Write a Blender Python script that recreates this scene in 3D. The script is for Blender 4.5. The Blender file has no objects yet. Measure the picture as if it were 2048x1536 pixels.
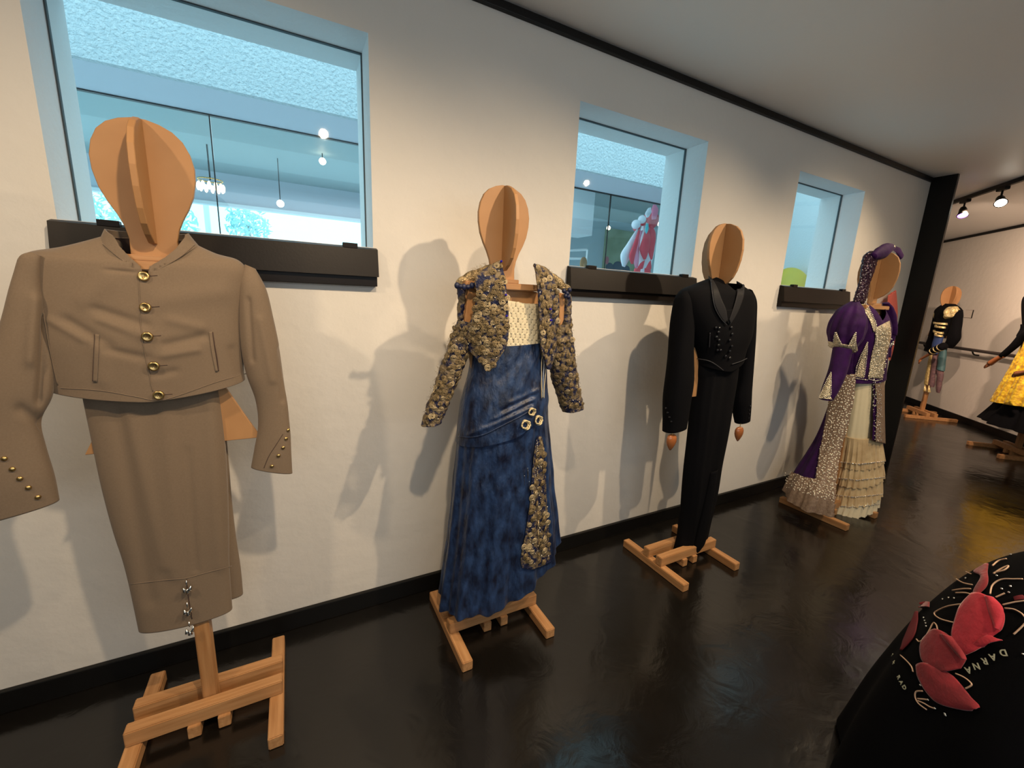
import bpy, bmesh, math, random
from mathutils import Vector, Matrix, noise
from mathutils.bvhtree import BVHTree
random.seed(7)
S = bpy.context.scene
C = S.collection
V = Vector
PI = math.pi

# ------------------------------------------------------------------ camera, world, lights, exposure
FPX = 830.736
CAM = V((0, -1.86, 1.5))
RR = V((0.88531, -0.46292, 0.04387)); RD = V((-0.05687, -0.20145, -0.97785)); RF = V((0.4615, 0.86321, -0.20467))
cd = bpy.data.cameras.new('camera'); cam = bpy.data.objects.new('camera', cd); C.objects.link(cam)
cd.sensor_width = 36; cd.lens = FPX / 2048 * 36; cd.clip_start = .02; cd.clip_end = 200
M = Matrix((( RR.x, -RD.x, -RF.x, CAM.x), (RR.y, -RD.y, -RF.y, CAM.y), (RR.z, -RD.z, -RF.z, CAM.z), (0, 0, 0, 1)))
cam.matrix_world = M
S.camera = cam

W = bpy.data.worlds.new('world'); S.world = W; W.use_nodes = True
bg = W.node_tree.nodes['Background']; bg.inputs[0].default_value = (.50, .86, 1.0, 1); bg.inputs[1].default_value = 2.3

def lamp(kind, loc, target, energy, col, size=.1, ang=90, blend=.6, name='spot_light', size_y=None):
    l = bpy.data.lights.new(name, kind); l.energy = energy; l.color = col
    if kind == 'SPOT': l.spot_size = math.radians(ang); l.spot_blend = blend; l.shadow_soft_size = size
    elif kind == 'AREA':
        l.size = size
        if size_y: l.shape = 'RECTANGLE'; l.size_y = size_y
    else: l.shadow_soft_size = size
    o = bpy.data.objects.new(name, l); C.objects.link(o); o.location = loc
    o.rotation_euler = (V(target) - V(loc)).to_track_quat('-Z', 'Y').to_euler()
    return o
WARM = (1, .76, .50)
lamp('SPOT', (1.48, -1.50, 2.66), (.80, -.1, .4), 115, WARM, .022, 104, 1)
lamp('SPOT', (2.72, -1.50, 2.66), (2.05, -.1, .4), 120, WARM, .022, 104, 1)
lamp('SPOT', (4.15, -1.05, 2.66), (3.7, -.2, 1.0), 70, WARM, .03, 110, 1)
lamp('SPOT', (.30, -1.62, 2.66), (-.30, -.1, .4), 103, WARM, .03, 104, 1)
lamp('SPOT', (-1.35, -1.5, 2.66), (-.4, -.1, .35), 67, WARM, .05, 110, 1)
lamp('SPOT', (2.3, -2.2, 2.66), (3.9, -.3, 1.1), 95, WARM, .06, 70, 1)
lamp('SPOT', (6.15, .0, 2.55), (8.8, .6, 1.0), 260, (1, .70, .50), .03, 100, 1)
lamp('SPOT', (5.7, -.9, 2.6), (8.1, -.1, .9), 300, (1, .70, .5), .03, 100, 1)
lamp('SPOT', (1.3, -2.7, 2.66), (1.6, -1.85, .8), 110, WARM, .05, 44, 1)  # added lamp above the cape, there to brighten its flowers
lamp('AREA', (.6, -4.0, 1.9), (.6, 0, 1.2), 34, (.84, .93, 1.0), 4.5, size_y=1.3, name='added_cool_fill')  # added cool fill standing in for daylight; no window is built there
lamp('AREA', (1.6, 4.5, 3.25), (1.6, 4.5, 0), 110, (.8, .92, 1.0), 4.0, size_y=3, name='gallery_light')
S.view_settings.view_transform = 'Standard'; S.view_settings.look = 'None'
S.view_settings.exposure = 0.0; S.view_settings.gamma = 1.0; S.view_settings.use_curve_mapping = False

# ------------------------------------------------------------------ projection helpers
def ray(x, y): return RR * (x - 1024) + RD * (y - 768) + RF * FPX
def PN(x, y, o, n):
    d = ray(x, y); return CAM + d * ((V(o) - CAM).dot(n) / d.dot(n))
def P(x, y, Y): return PN(x, y, (0, Y, 0), V((0, 1, 0)))
def proj(p):
    v = p - CAM; z = v.dot(RF); return (1024 + FPX * v.dot(RR) / z, 768 + FPX * v.dot(RD) / z)

# ------------------------------------------------------------------ materials
def srgb(r, g, b):
    f = lambda c: (c / 255 / 12.92) if c / 255 <= .04045 else ((c / 255 + .055) / 1.055) ** 2.4
    return (f(r), f(g), f(b), 1)
def mat(name, col, rough=.6, metal=0, spec=.5, bump=None, var=None, sheen=0, coord='Object', stretch=(1, 1, 1), emit=None, coat=0):
    """bump=(scale, strength, distance, kind) var=(scale, colour2, detail, contrast)"""
    m = bpy.data.materials.new(name); m.use_nodes = True; nt = m.node_tree; N = nt.nodes; L = nt.links
    b = N['Principled BSDF']; b.inputs['Base Color'].default_value = col; b.inputs['Roughness'].default_value = rough
    b.inputs['Metallic'].default_value = metal; b.inputs['Specular IOR Level'].default_value = spec
    if sheen: b.inputs['Sheen Weight'].default_value = sheen; b.inputs['Sheen Roughness'].default_value = .4
    if coat: b.inputs['Coat Weight'].default_value = coat
    tc = N.new('ShaderNodeTexCoord'); mp = N.new('ShaderNodeMapping'); mp.inputs['Scale'].default_value = stretch
    L.new(tc.outputs[coord], mp.inputs[0])
    if var:
        n = N.new('ShaderNodeTexNoise'); n.inputs['Scale'].default_value = var[0]; n.inputs['Detail'].default_value = var[2]
        L.new(mp.outputs[0], n.inputs[0]); r = N.new('ShaderNodeValToRGB'); w = var[3]
        r.color_ramp.elements[0].position = .5 - w; r.color_ramp.elements[1].position = .5 + w
        r.color_ramp.elements[0].color = col; r.color_ramp.elements[1].color = var[1]
        L.new(n.outputs[0], r.inputs[0]); L.new(r.outputs[0], b.inputs['Base Color'])
    if bump:
        if bump[3] == 'noise':
            n = N.new('ShaderNodeTexNoise'); n.inputs['Scale'].default_value = bump[0]; n.inputs['Detail'].default_value = 5; out = n.outputs[0]
        elif bump[3] == 'voronoi':
            n = N.new('ShaderNodeTexVoronoi'); n.inputs['Scale'].default_value = bump[0]; out = n.outputs[0]
        else:
            n = N.new('ShaderNodeTexWave'); n.inputs['Scale'].default_value = bump[0]; n.inputs['Distortion'].default_value = 6; out = n.outputs[0]
        L.new(mp.outputs[0], n.inputs[0]); bp = N.new('ShaderNodeBump'); bp.inputs['Strength'].default_value = bump[1]; bp.inputs['Distance'].default_value = bump[2]
        L.new(out, bp.inputs['Height']); L.new(bp.outputs[0], b.inputs['Normal'])
    if emit: b.inputs['Emission Color'].default_value = emit[0]; b.inputs['Emission Strength'].default_value = emit[1]
    return m
K = {}
K['wall'] = mat('wall_plaster', (.70, .665, .60, 1), .75, bump=(14, .35, .01, 'noise'), var=(3, (.73, .69, .63, 1), 4, .3))
K['ceil'] = mat('ceiling_paint', (.84, .82, .79, 1), .5, bump=(30, .08, .01, 'noise'))
K['black'] = mat('black_paint', (.0045, .004, .0035, 1), .45, bump=(40, .1, .003, 'noise'), spec=.3)
K['grey'] = mat('grey_gasket', (.05, .07, .08, 1), .7)
K['box'] = mat('dark_brown_metal', (.009, .006, .0045, 1), .42, bump=(120, .12, .002, 'noise'), spec=.18)
K['stucco'] = mat('stucco_outside', (.70, .72, .74, 1), .9, bump=(45, .9, .03, 'noise'), var=(38, (.50, .56, .60, 1), 6, .25))
K['reveal'] = mat('window_reveal_plaster', (.68, .69, .70, 1), .85, bump=(45, .3, .01, 'noise'))
K['soffit'] = mat('soffit_paint', (.60, .60, .66, 1), .8)
K['galwall'] = mat('gallery_wall', (.45, .52, .56, 1), .8)
K['white'] = mat('white_paint', (.8, .83, .85, 1), .6)
K['wood'] = mat('pale_pine_wood', (.47, .245, .10, 1), .5, bump=(6, .25, .003, 'noise'), var=(5, (.33, .15, .05, 1), 6, .22), stretch=(14, 14, 1))
K['woodx'] = mat('pale_pine_wood_sideways', (.52, .28, .12, 1), .5, bump=(6, .25, .003, 'noise'), var=(5, (.35, .165, .06, 1), 6, .22), stretch=(1, 14, 14))
K['woody'] = mat('pale_pine_wood_lengthways', (.52, .28, .12, 1), .5, bump=(6, .25, .003, 'noise'), var=(5, (.35, .165, .06, 1), 6, .22), stretch=(14, 1, 14))
K['mdf'] = mat('fibreboard', (.42, .22, .088, 1), .55, bump=(60, .05, .002, 'noise'), var=(9, (.36, .18, .068, 1), 5, .3))
K['edge'] = mat('fibreboard_edge', (.60, .36, .16, 1), .6, bump=(60, .2, .002, 'noise'))
K['taupe'] = mat('taupe_wool', (.168, .119, .077, 1), .9, bump=(900, .25, .0006, 'noise'), var=(260, (.196, .140, .092, 1), 3, .3), sheen=.15)
K['taupe_dark'] = mat('taupe_lining', (.07, .04, .03, 1), .9)
K['brass'] = mat('antique_brass', (.58, .40, .16, 1), .32, 1, bump=(300, .2, .001, 'noise'))
K['silver'] = mat('silver_metal', (.85, .82, .75, 1), .18, 1)
K['velvet'] = mat('crushed_blue_velvet', (.0012, .0035, .018, 1), .42, bump=(34, .8, .012, 'noise'), var=(30, (.018, .045, .125, 1), 10, .17), sheen=.06, stretch=(1, 1, .45))  # lighter mottling puts the pile's sheen highlights into the colour
K['navy'] = mat('navy_satin', (.004, .008, .04, 1), .5, bump=(60, .3, .004, 'noise'))
K['gold'] = mat('tarnished_gold_thread', (.44, .33, .17, 1), .40, .55, bump=(170, 1, .004, 'noise'), var=(55, (.10, .07, .035, 1), 6, .18))
K['goldbase'] = mat('gold_and_navy_embroidery', (.008, .012, .05, 1), .55, .3, bump=(110, 1, .008, 'noise'), var=(48, (.20, .15, .085, 1), 5, .06))
K['rope'] = mat('cream_gold_cord', (.72, .60, .36, 1), .5, .3, bump=(300, .6, .002, 'noise'))
K['cream'] = mat('cream_fabric', (.66, .58, .40, 1), .85, bump=(90, .4, .004, 'noise'), sheen=.2)
K['creamsatin'] = mat('cream_satin', (.80, .70, .46, 1), .5, bump=(30, .3, .004, 'noise'), sheen=.1)
K['tulle'] = mat('beige_tulle', (.56, .38, .19, 1), .8, bump=(200, .5, .003, 'noise'), var=(14, (.76, .58, .32, 1), 5, .2), sheen=.3)
K['blackcloth'] = mat('black_wool', (.0022, .0022, .0032, 1), .9, bump=(700, .2, .0008, 'noise'), spec=.12)
K['blacktrim'] = mat('black_braid', (.005, .005, .007, 1), .7, spec=.3)
K['blackglass'] = mat('jet_beads', (.008, .008, .010, 1), .12)
K['hand'] = mat('varnished_wood_hand', (.42, .14, .045, 1), .22, bump=(8, .1, .002, 'noise'), var=(9, (.30, .10, .03, 1), 5, .25), coat=.4)
K['purple'] = mat('purple_velvet', (.018, .002, .036, 1), .75, bump=(26, .4, .008, 'noise'), var=(16, (.036, .004, .072, 1), 6, .2), sheen=.03, spec=.2)
K['bandbase'] = mat('grey_brown_net', (.20, .13, .09, 1), .6, .2, bump=(160, .9, .003, 'noise'), var=(60, (.32, .23, .16, 1), 5, .2))
K['sequin'] = mat('clear_sequins', (.95, .90, .80, 1), .12, .9)
K['pearl'] = mat('pearl_beads', (.80, .74, .60, 1), .2, .3)
K['silverlace'] = mat('silver_bead_lace', (.42, .35, .24, 1), .35, .6, bump=(150, 1, .005, 'voronoi'), var=(60, (.75, .66, .48, 1), 5, .2))
K['net'] = mat('dark_sequined_net', (.035, .014, .030, 1), .3, .4, bump=(70, 1, .006, 'voronoi'))
K['coral'] = mat('coral_fabric', (.75, .16, .12, 1), .75, bump=(40, .4, .005, 'noise'))
K['glass'] = None
def glass(name, tint=(.97, 1, 1, 1), mix=.92):
    m = bpy.data.materials.new(name); m.use_nodes = True; N = m.node_tree.nodes; L = m.node_tree.links
    N.remove(N['Principled BSDF']); o = N['Material Output']
    t = N.new('ShaderNodeBsdfTransparent'); t.inputs[0].default_value = tint
    g = N.new('ShaderNodeBsdfGlossy'); g.inputs['Roughness'].default_value = .02
    f0 = N.new('ShaderNodeLayerWeight'); f0.inputs[0].default_value = .5; f1 = N.new('ShaderNodeMath'); f1.operation = 'POWER'; f1.inputs[1].default_value = 5; L.new(f0.outputs['Facing'], f1.inputs[0])
    f = N.new('ShaderNodeMath'); f.operation = 'MULTIPLY_ADD'; f.inputs[1].default_value = .5; f.inputs[2].default_value = .03; L.new(f1.outputs[0], f.inputs[0])
    s = N.new('ShaderNodeMixShader'); L.new(f.outputs[0], s.inputs[0]); L.new(t.outputs[0], s.inputs[1]); L.new(g.outputs[0], s.inputs[2]); L.new(s.outputs[0], o.inputs[0])
    return m
K['glass'] = glass('window_glass')
def emis(name, col, s):
    m = bpy.data.materials.new(name); m.use_nodes = True; b = m.node_tree.nodes['Principled BSDF']
    b.inputs['Base Color'].default_value = col; b.inputs['Emission Color'].default_value = col; b.inputs['Emission Strength'].default_value = s
    return m
# floor: black glossy coating with scuffs
def floor_mat():
    m = bpy.data.materials.new('black_glossy_floor'); m.use_nodes = True; N = m.node_tree.nodes; L = m.node_tree.links; b = N['Principled BSDF']
    b.inputs['Base Color'].default_value = (.006, .005, .004, 1); b.inputs['Specular IOR Level'].default_value = .65
    tc = N.new('ShaderNodeTexCoord')
    n = N.new('ShaderNodeTexNoise'); n.inputs['Scale'].default_value = 1.6; n.inputs['Detail'].default_value = 5; L.new(tc.outputs['Object'], n.inputs[0])
    r = N.new('ShaderNodeMapRange'); r.inputs[1].default_value = .35; r.inputs[2].default_value = .65; r.inputs[3].default_value = .13; r.inputs[4].default_value = .24
    L.new(n.outputs[0], r.inputs[0]); L.new(r.outputs[0], b.inputs['Roughness'])
    n2 = N.new('ShaderNodeTexNoise'); n2.inputs['Scale'].default_value = 7; n2.inputs['Detail'].default_value = 6; n2.inputs['Distortion'].default_value = .8; L.new(tc.outputs['Object'], n2.inputs[0])
    v = N.new('ShaderNodeTexNoise'); v.inputs['Scale'].default_value = 2.2; v.inputs['Detail'].default_value = 2; L.new(tc.outputs['Object'], v.inputs[0])
    ad = N.new('ShaderNodeMath'); ad.operation = 'MULTIPLY_ADD'; ad.inputs[1].default_value = 1.2; L.new(v.outputs[0], ad.inputs[0]); L.new(n2.outputs[0], ad.inputs[2])
    bp = N.new('ShaderNodeBump'); bp.inputs['Strength'].default_value = .3; bp.inputs['Distance'].default_value = .010; L.new(ad.outputs[0], bp.inputs['Height']); L.new(bp.outputs[0], b.inputs['Normal'])
    return m
K['floor'] = floor_mat()

# ------------------------------------------------------------------ object helpers
def obj(name, me, m, parent=None, smooth=False, kind=None, label=None):
    """me: bmesh (world coordinates). Linked as ONE mesh object; local to its root."""
    if isinstance(me, bmesh.types.BMesh):
        d = bpy.data.meshes.new(name); me.to_mesh(d); me.free()
    else: d = me
    o = bpy.data.objects.new(name, d); C.objects.link(o)
    if m:
        for mm in (m if isinstance(m, (list, tuple)) else [m]): d.materials.append(mm)
    if parent:
        o.parent = parent; w = wloc(parent); d.transform(Matrix.Translation(-w))
    if smooth:
        for p in d.polygons: p.use_smooth = True
    if kind: o['kind'] = kind
    if label: o['label'] = label
    return o
def wloc(o):
    w = V((0, 0, 0))
    while o: w += o.location; o = o.parent
    return w
def root(name, loc, label=None, cat=None, group=None, kind=None):
    o = bpy.data.objects.new(name, None); C.objects.link(o); o.location = loc; o.empty_display_size = .1
    return tag(o, label, cat, group, kind)
def tag(o, label=None, cat=None, group=None, kind=None):
    if label: o['label'] = label
    if cat: o['category'] = cat
    if group: o['group'] = group
    if kind: o['kind'] = kind
    return o
def cp(o, parent, loc, rot=None, scale=None):
    """copy of a part whose mesh is centred at its own origin, placed at world loc"""
    c = o.copy(); C.objects.link(c); place(c, parent, loc, rot, scale); return c
def place(c, parent, loc, rot=None, scale=None):
    c.parent = parent; c.location = V(loc) - (wloc(parent) if parent else V((0, 0, 0)))
    if rot is not None: c.rotation_euler = rot
    if scale is not None: c.scale = (scale,) * 3 if not hasattr(scale, '__len__') else scale
def box(bm, lo, hi, bev=0):
    lo, hi = V(lo), V(hi)
    vs = [bm.verts.new((x, y, z)) for x in (lo.x, hi.x) for y in (lo.y, hi.y) for z in (lo.z, hi.z)]
    fs = [(0, 1, 3, 2), (4, 6, 7, 5), (0, 4, 5, 1), (2, 3, 7, 6), (0, 2, 6, 4), (1, 5, 7, 3)]
    F = [bm.faces.new([vs[i] for i in f]) for f in fs]
    if bev:
        es = list({e for f in F for e in f.edges}); bmesh.ops.bevel(bm, geom=es, offset=bev, segments=2, affect='EDGES', profile=.6)
    return bm
def bx(lo, hi, bev=0): return box(bmesh.new(), lo, hi, bev)
def obox(c, ax, half, bev=.003, taper=1, bm=None):
    """oriented box: centre, three axes, half sizes; taper scales the +axis2 end"""
    bm = bm or bmesh.new(); c = V(c); vs = []
    for i in (-1, 1):
        for j in (-1, 1):
            for k in (-1, 1):
                t = taper if k > 0 else 1
                vs.append(bm.verts.new(c + ax[0] * half[0] * i * t + ax[1] * half[1] * j * t + ax[2] * half[2] * k))
    F = [bm.faces.new([vs[i] for i in f]) for f in [(0, 1, 3, 2), (4, 6, 7, 5), (0, 4, 5, 1), (2, 3, 7, 6), (0, 2, 6, 4), (1, 5, 7, 3)]]
    bmesh.ops.recalc_face_normals(bm, faces=F)
    if bev: bmesh.ops.bevel(bm, geom=list({e for f in F for e in f.edges}), offset=bev, segments=2, affect='EDGES')
    return bm
def prism(poly, n, th, bev=0):
    """poly: list of world points (planar); extruded by th along n, centred"""
    bm = bmesh.new(); n = V(n).normalized()
    a = [bm.verts.new(V(p) - n * th / 2) for p in poly]; b = [bm.verts.new(V(p) + n * th / 2) for p in poly]
    bm.faces.new(a); bm.faces.new(b[::-1])
    for i in range(len(a)):
        j = (i + 1) % len(a); bm.faces.new((a[i], b[i], b[j], a[j]))
    bmesh.ops.recalc_face_normals(bm, faces=bm.faces)
    if bev: bmesh.ops.bevel(bm, geom=[e for e in bm.edges if e.calc_face_angle(0) > .8], offset=bev, segments=1, affect='EDGES')
    return bm
def cr(pts, n):
    """Catmull-Rom through vectors, n samples"""
    out = []; m = len(pts) - 1
    for i in range(n):
        t = i / (n - 1) * m; k = min(int(t), m - 1); f = t - k
        p0 = pts[max(k - 1, 0)]; p1 = pts[k]; p2 = pts[k + 1]; p3 = pts[min(k + 2, m)]
        out.append(.5 * ((2 * p1) + (p2 - p0) * f + (2 * p0 - 5 * p1 + 4 * p2 - p3) * f * f + (3 * p1 - p0 - 3 * p2 + p3) * f ** 3))
    return out
def tube(pts, r, seg=6, bm=None, cap=True, n=None):
    bm = bm or bmesh.new(); pts = [V(p) for p in pts]
    if n: pts = cr(pts, n)
    rr = r if hasattr(r, '__len__') else [r] * len(pts)
    if len(rr) != len(pts): rr = [rr[0] + (rr[-1] - rr[0]) * i / (len(pts) - 1) for i in range(len(pts))]
    rings = []; up = V((0, 0, 1)); pu = None
    for i, p in enumerate(pts):
        t = (pts[min(i + 1, len(pts) - 1)] - pts[max(i - 1, 0)]).normalized()
        if pu is None:
            u = t.cross(up); u = t.cross(V((1, 0, 0))) if u.length < .1 else u
        else: u = pu - t * pu.dot(t)
        u.normalize(); pu = u; w = t.cross(u)
        rings.append([bm.verts.new(p + (u * math.cos(2 * PI * k / seg) + w * math.sin(2 * PI * k / seg)) * rr[i]) for k in range(seg)])
    for a, b in zip(rings, rings[1:]):
        for k in range(seg): bm.faces.new((a[k], a[(k + 1) % seg], b[(k + 1) % seg], b[k]))
    if cap: bm.faces.new(rings[0][::-1]); bm.faces.new(rings[-1])
    return bm
def ball(r, seg=8, ring=6, bm=None, c=(0, 0, 0), sc=(1, 1, 1)):
    bm = bm or bmesh.new(); bmesh.ops.create_uvsphere(bm, u_segments=seg, v_segments=ring, radius=r, matrix=Matrix.Translation(c) @ Matrix.Diagonal((*sc, 1))); return bm
def mesh_of(bm, name, m):
    d = bpy.data.meshes.new(name); bm.to_mesh(d); bm.free(); d.materials.append(m)
    for p in d.polygons: p.use_smooth = True
    return d
def nrot(n): return V(n).to_track_quat('Z', 'Y').to_euler()

# ------------------------------------------------------------------ garment loft: closed tube around pixel silhouettes
def segd(px, py, a, b):
    ax, ay = a; bx_, by = b; dx, dy = bx_ - ax, by - ay; t = max(0, min(1, ((px - ax) * dx + (py - ay) * dy) / (dx * dx + dy * dy + 1e-9)))
    return math.hypot(px - ax - t * dx, py - ay - t * dy)
class Loft:
    def __init__(s, fig, rows, n=72, m=90, e=2.2, r=.5, fold=None, creases=(), dy=0, rmax=9, straight=False, wk=1.0):
        """rows: (Lpx, Rpx[, {'r':depth ratio,'d':(dx,dz) front offset,'b':back offset dz,'y':shift}])"""
        o, ex, fr = fig['o'], fig['ex'], fig['fr']; data = []
        for row in rows:
            L, R = row[0], row[1]; k = row[2] if len(row) > 2 else {}
            mid = ((L[0] + R[0]) / 2, (L[1] + R[1]) / 2)
            po = V(o) + fr * (dy + k.get('y', 0)); Cc = PN(mid[0], mid[1], po, fr)
            vd = Cc - CAM; vd.z = 0; vd.normalize(); q = V((0, 0, 1)).cross(vd) * -1
            if q.dot(RR) < 0: q = -q
            Lp = PN(L[0], L[1], Cc, vd); Rp = PN(R[0], R[1], Cc, vd); h = (Rp - Lp) / 2; w = h.dot(q); zz = h.z
            rr = k.get('r', r); cosf = abs(vd.dot(fr)); sinf = math.sqrt(max(0, 1 - cosf * cosf))
            sg = 1 if q.dot(ex) > 0 else -1
            sc = 1 / math.sqrt(cosf ** 2 + rr * rr * sinf ** 2)
            A = ex * (w * sc) * sg + V((0, 0, zz)); D = fr * (rr * abs(w) * sc)
            dd = k.get('d', (0, 0)); data.append((Cc, A, D, V((0, 0, 0)) + ex * dd[0] + V((0, 0, dd[1])), V((0, 0, k.get('b', 0)))))
        if straight: cols = list(zip(*[[a + (b - a) * (f / max(1, m // (len(data) - 1))) for f in range(m // (len(data) - 1))] for x in [0] for a, b in []])) if 0 else None
        cols = [cr([d[i] for d in data], m) for i in range(5)]
        s.n, s.m = n, m; s.pts = []
        for j in range(m):
            Cc, A, D, F, B = (c[j] for c in cols); ringp = []
            t = j / (m - 1)
            for i in range(n):
                u = i / n; a = PI - 2 * PI * u; c, sn = math.cos(a), math.sin(a)
                cc = math.copysign(abs(c) ** (2 / e), c); ss = math.copysign(abs(sn) ** (2 / e), sn)
                p = Cc + A * cc + D * ss
                wgt = (1 - abs(c)) ** wk
                p = p + (F if sn > 0 else B) * wgt
                nn = (A.normalized() * c * max(D.length, 1e-4) + D.normalized() * sn * max(A.length, 1e-4)).normalized()
                if fold: p = p + nn * fold(u, t, p)
                if creases and sn > -.2:
                    x, y = proj(p)
                    for (a0, b0, wd, am) in creases:
                        d_ = segd(x, y, a0, b0)
                        if d_ < wd * 3: p = p + nn * am * math.exp(-(d_ / wd) ** 2)
                ringp.append(p)
            s.pts.append(ringp)
        s.bvh = BVHTree.FromPolygons([p for r_ in s.pts for p in r_], s.faces())
    def faces(s):
        n = s.n; return [(j * n + i, (j + 1) * n + i, (j + 1) * n + (i + 1) % n, j * n + (i + 1) % n) for j in range(s.m - 1) for i in range(n)]
    def build(s, name, m, parent=None, th=.003, inner=None, keep=None, label=None, capt=False, capb=False):
        bm = bmesh.new(); vs = [bm.verts.new(p) for r_ in s.pts for p in r_]
        for f in s.faces():
            if keep:
                c = sum((vs[k].co for k in f), V((0, 0, 0))) / 4
                if not keep(c): continue
            bm.faces.new([vs[k] for k in f])
        if capt: bm.faces.new(vs[:s.n])
        if capb: bm.faces.new(vs[-s.n:][::-1])
        for v in [v for v in bm.verts if not v.link_faces]: bm.verts.remove(v)
        bmesh.ops.recalc_face_normals(bm, faces=bm.faces)
        o = obj(name, bm, [m] + ([inner] if inner else []), parent, True, label=label)
        if th:
            md = o.modifiers.new('thickness', 'SOLIDIFY'); md.thickness = th; md.offset = -1
            if inner: md.material_offset = 1
        return o
def hit(bvh, x, y, guess=None):
    d = ray(x, y).normalized(); loc, nn, i, ds = bvh.ray_cast(CAM, d)
    if loc is None:
        g = guess if guess is not None else CAM + d * 2
        best = None
        for k in range(40):   # walk along the ray to the nearest approach
            q = CAM + d * (.8 + k * .25); l, n2, i2, d2 = bvh.find_nearest(q)
            if best is None or d2 < best[0]: best = (d2, l, n2, k)
        k0 = .8 + best[3] * .25
        for k in range(-12, 13):
            q = CAM + d * (k0 + k * .02); l, n2, i2, d2 = bvh.find_nearest(q)
            if d2 < best[0]: best = (d2, l, n2, 0)
        loc, nn = best[1], best[2]
        # keep to the ray but at the surface's depth
        loc = CAM + d * (loc - CAM).dot(d)
    if nn.dot(d) > 0: nn = -nn
    return loc, nn
def drape(name, bvh, rows, m, parent, off=.004, th=.003, nu=14, nv=24, wob=0, smooth=True, label=None, inner=None, bulge=0):
    """cloth panel lying on a body: rows of (Lpx, Rpx) or of more pixel points across"""
    cols = [cr([V((*q, 0)) for q in row], nu) for row in rows]
    grid = [cr([c[i] for c in cols], nv) for i in range(nu)]
    bm = bmesh.new(); vs = {}
    for i in range(nu):
        for j in range(nv):
            x, y, _ = grid[i][j]; p, nn = hit(bvh, x, y)
            h = off + bulge * math.sin(PI * i / (nu - 1)) + (wob * noise.noise(p * 30) if wob else 0)
            vs[i, j] = bm.verts.new(p + nn * h)
    for i in range(nu - 1):
        for j in range(nv - 1): bm.faces.new((vs[i, j], vs[i, j + 1], vs[i + 1, j + 1], vs[i + 1, j]))
    o = obj(name, bm, m, parent, smooth, label=label)
    if th: md = o.modifiers.new('thickness', 'SOLIDIFY'); md.thickness = th; md.offset = 0
    return o
def cord(name, bvh, pts, r, m, parent, off=None, seg=5, n=None, wob=0, label=None):
    out = []
    pp = cr([V((*q, 0)) for q in pts], n or len(pts) * 5)
    for q in pp:
        p, nn = hit(bvh, q.x, q.y); out.append(p + nn * (r * .6 if off is None else off))
    return obj(name, tube(out, r, seg), m, parent, True, label=label)
def along(pts, step):
    """evenly spaced pixel points along a polyline"""
    out = []; carry = 0
    for a, b in zip(pts, pts[1:]):
        L_ = math.hypot(b[0] - a[0], b[1] - a[1]); t = carry
        while t < L_: out.append((a[0] + (b[0] - a[0]) * t / L_, a[1] + (b[1] - a[1]) * t / L_)); t += step
        carry = t - L_
    return out
def inpoly(x, y, poly):
    c = False; j = len(poly) - 1
    for i in range(len(poly)):
        (xi, yi), (xj, yj) = poly[i], poly[j]
        if (yi > y) != (yj > y) and x < (xj - xi) * (y - yi) / (yj - yi) + xi: c = not c
        j = i
    return c
def scatter(poly, step, jit=.45, rnd=random):
    xs = [p[0] for p in poly]; ys = [p[1] for p in poly]; out = []; y = min(ys); k = 0
    while y < max(ys):
        x = min(xs) + (k % 2) * step / 2
        while x < max(xs):
            q = (x + rnd.uniform(-jit, jit) * step, y + rnd.uniform(-jit, jit) * step)
            if inpoly(*q, poly): out.append(q)
            x += step
        y += step * .87; k += 1
    return out
def studs(name, proto, bvh, pts, parent, scale=1, off=.002, jit=0):
    for q in pts:
        p, nn = hit(bvh, *q); c = cp(proto, parent, p + nn * off, nrot(nn + V((random.uniform(-1, 1), random.uniform(-1, 1), random.uniform(-1, 1))) * jit), scale); c.name = name
def joined_beads(name, bvh, pts, r, m, parent, off=.002, seg=6, ring=4, label=None):
    bm = bmesh.new()
    for q in pts:
        p, nn = hit(bvh, *q); ball(r * random.uniform(.8, 1.2), seg, ring, bm, p + nn * off)
    return obj(name, bm, m, parent, True, kind='stuff', label=label)
protos = {}
def proto(key, mk, m):
    if key not in protos: protos[key] = mesh_of(mk(), key, m)
    return protos[key]
def stud(name, me, bvh, q, parent, scale=1, off=.002, jit=0, spin=None):
    o = bpy.data.objects.new(name, me); C.objects.link(o); p, nn = hit(bvh, *q)
    n2 = nn + V((random.uniform(-1, 1), random.uniform(-1, 1), random.uniform(-1, 1))) * jit
    place(o, parent, p + nn * off, nrot(n2), scale); return o

def fig(x, y, ex=(1, 0), fr=(0, -1)):
    return {'o': V((x, y, 0)), 'ex': V((*ex, 0)).normalized(), 'fr': V((*fr, 0)).normalized()}

#=====================================================================  SETTING
WT = .32   # wall thickness
WIN = [(-.623, .316), (1.30, 2.23), (3.185, 4.10)]
ZS, ZT, HC = 1.67, 2.445, 2.72
bm = bmesh.new()
xs = [-4] + [v for w in WIN for v in w] + [5.30]
for i in range(0, len(xs), 2): box(bm, (xs[i], 0, 0), (xs[i + 1], WT, 3.0))
for a, b in WIN: box(bm, (a, 0, 0), (b, WT, ZS - .0)); box(bm, (a, 0, ZT), (b, WT, 3.0))
bmesh.ops.remove_doubles(bm, verts=bm.verts, dist=1e-5)
dup = {}
for f in list(bm.faces):
    k = tuple(round(c, 4) for c in f.calc_center_median())
    dup.setdefault(k, []).append(f)
for k, fl in dup.items():
    if len(fl) > 1: bmesh.ops.delete(bm, geom=fl, context='FACES_ONLY')
wl = obj('wall_left', bm, [K['wall'], K['reveal'], K['stucco']]); wl['kind'] = 'structure'
for p in wl.data.polygons:
    c = p.center; nrm = p.normal
    if abs(nrm.x) > .5 or abs(nrm.z) > .5: p.material_index = 1
    elif nrm.y > .5: p.material_index = 2
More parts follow.
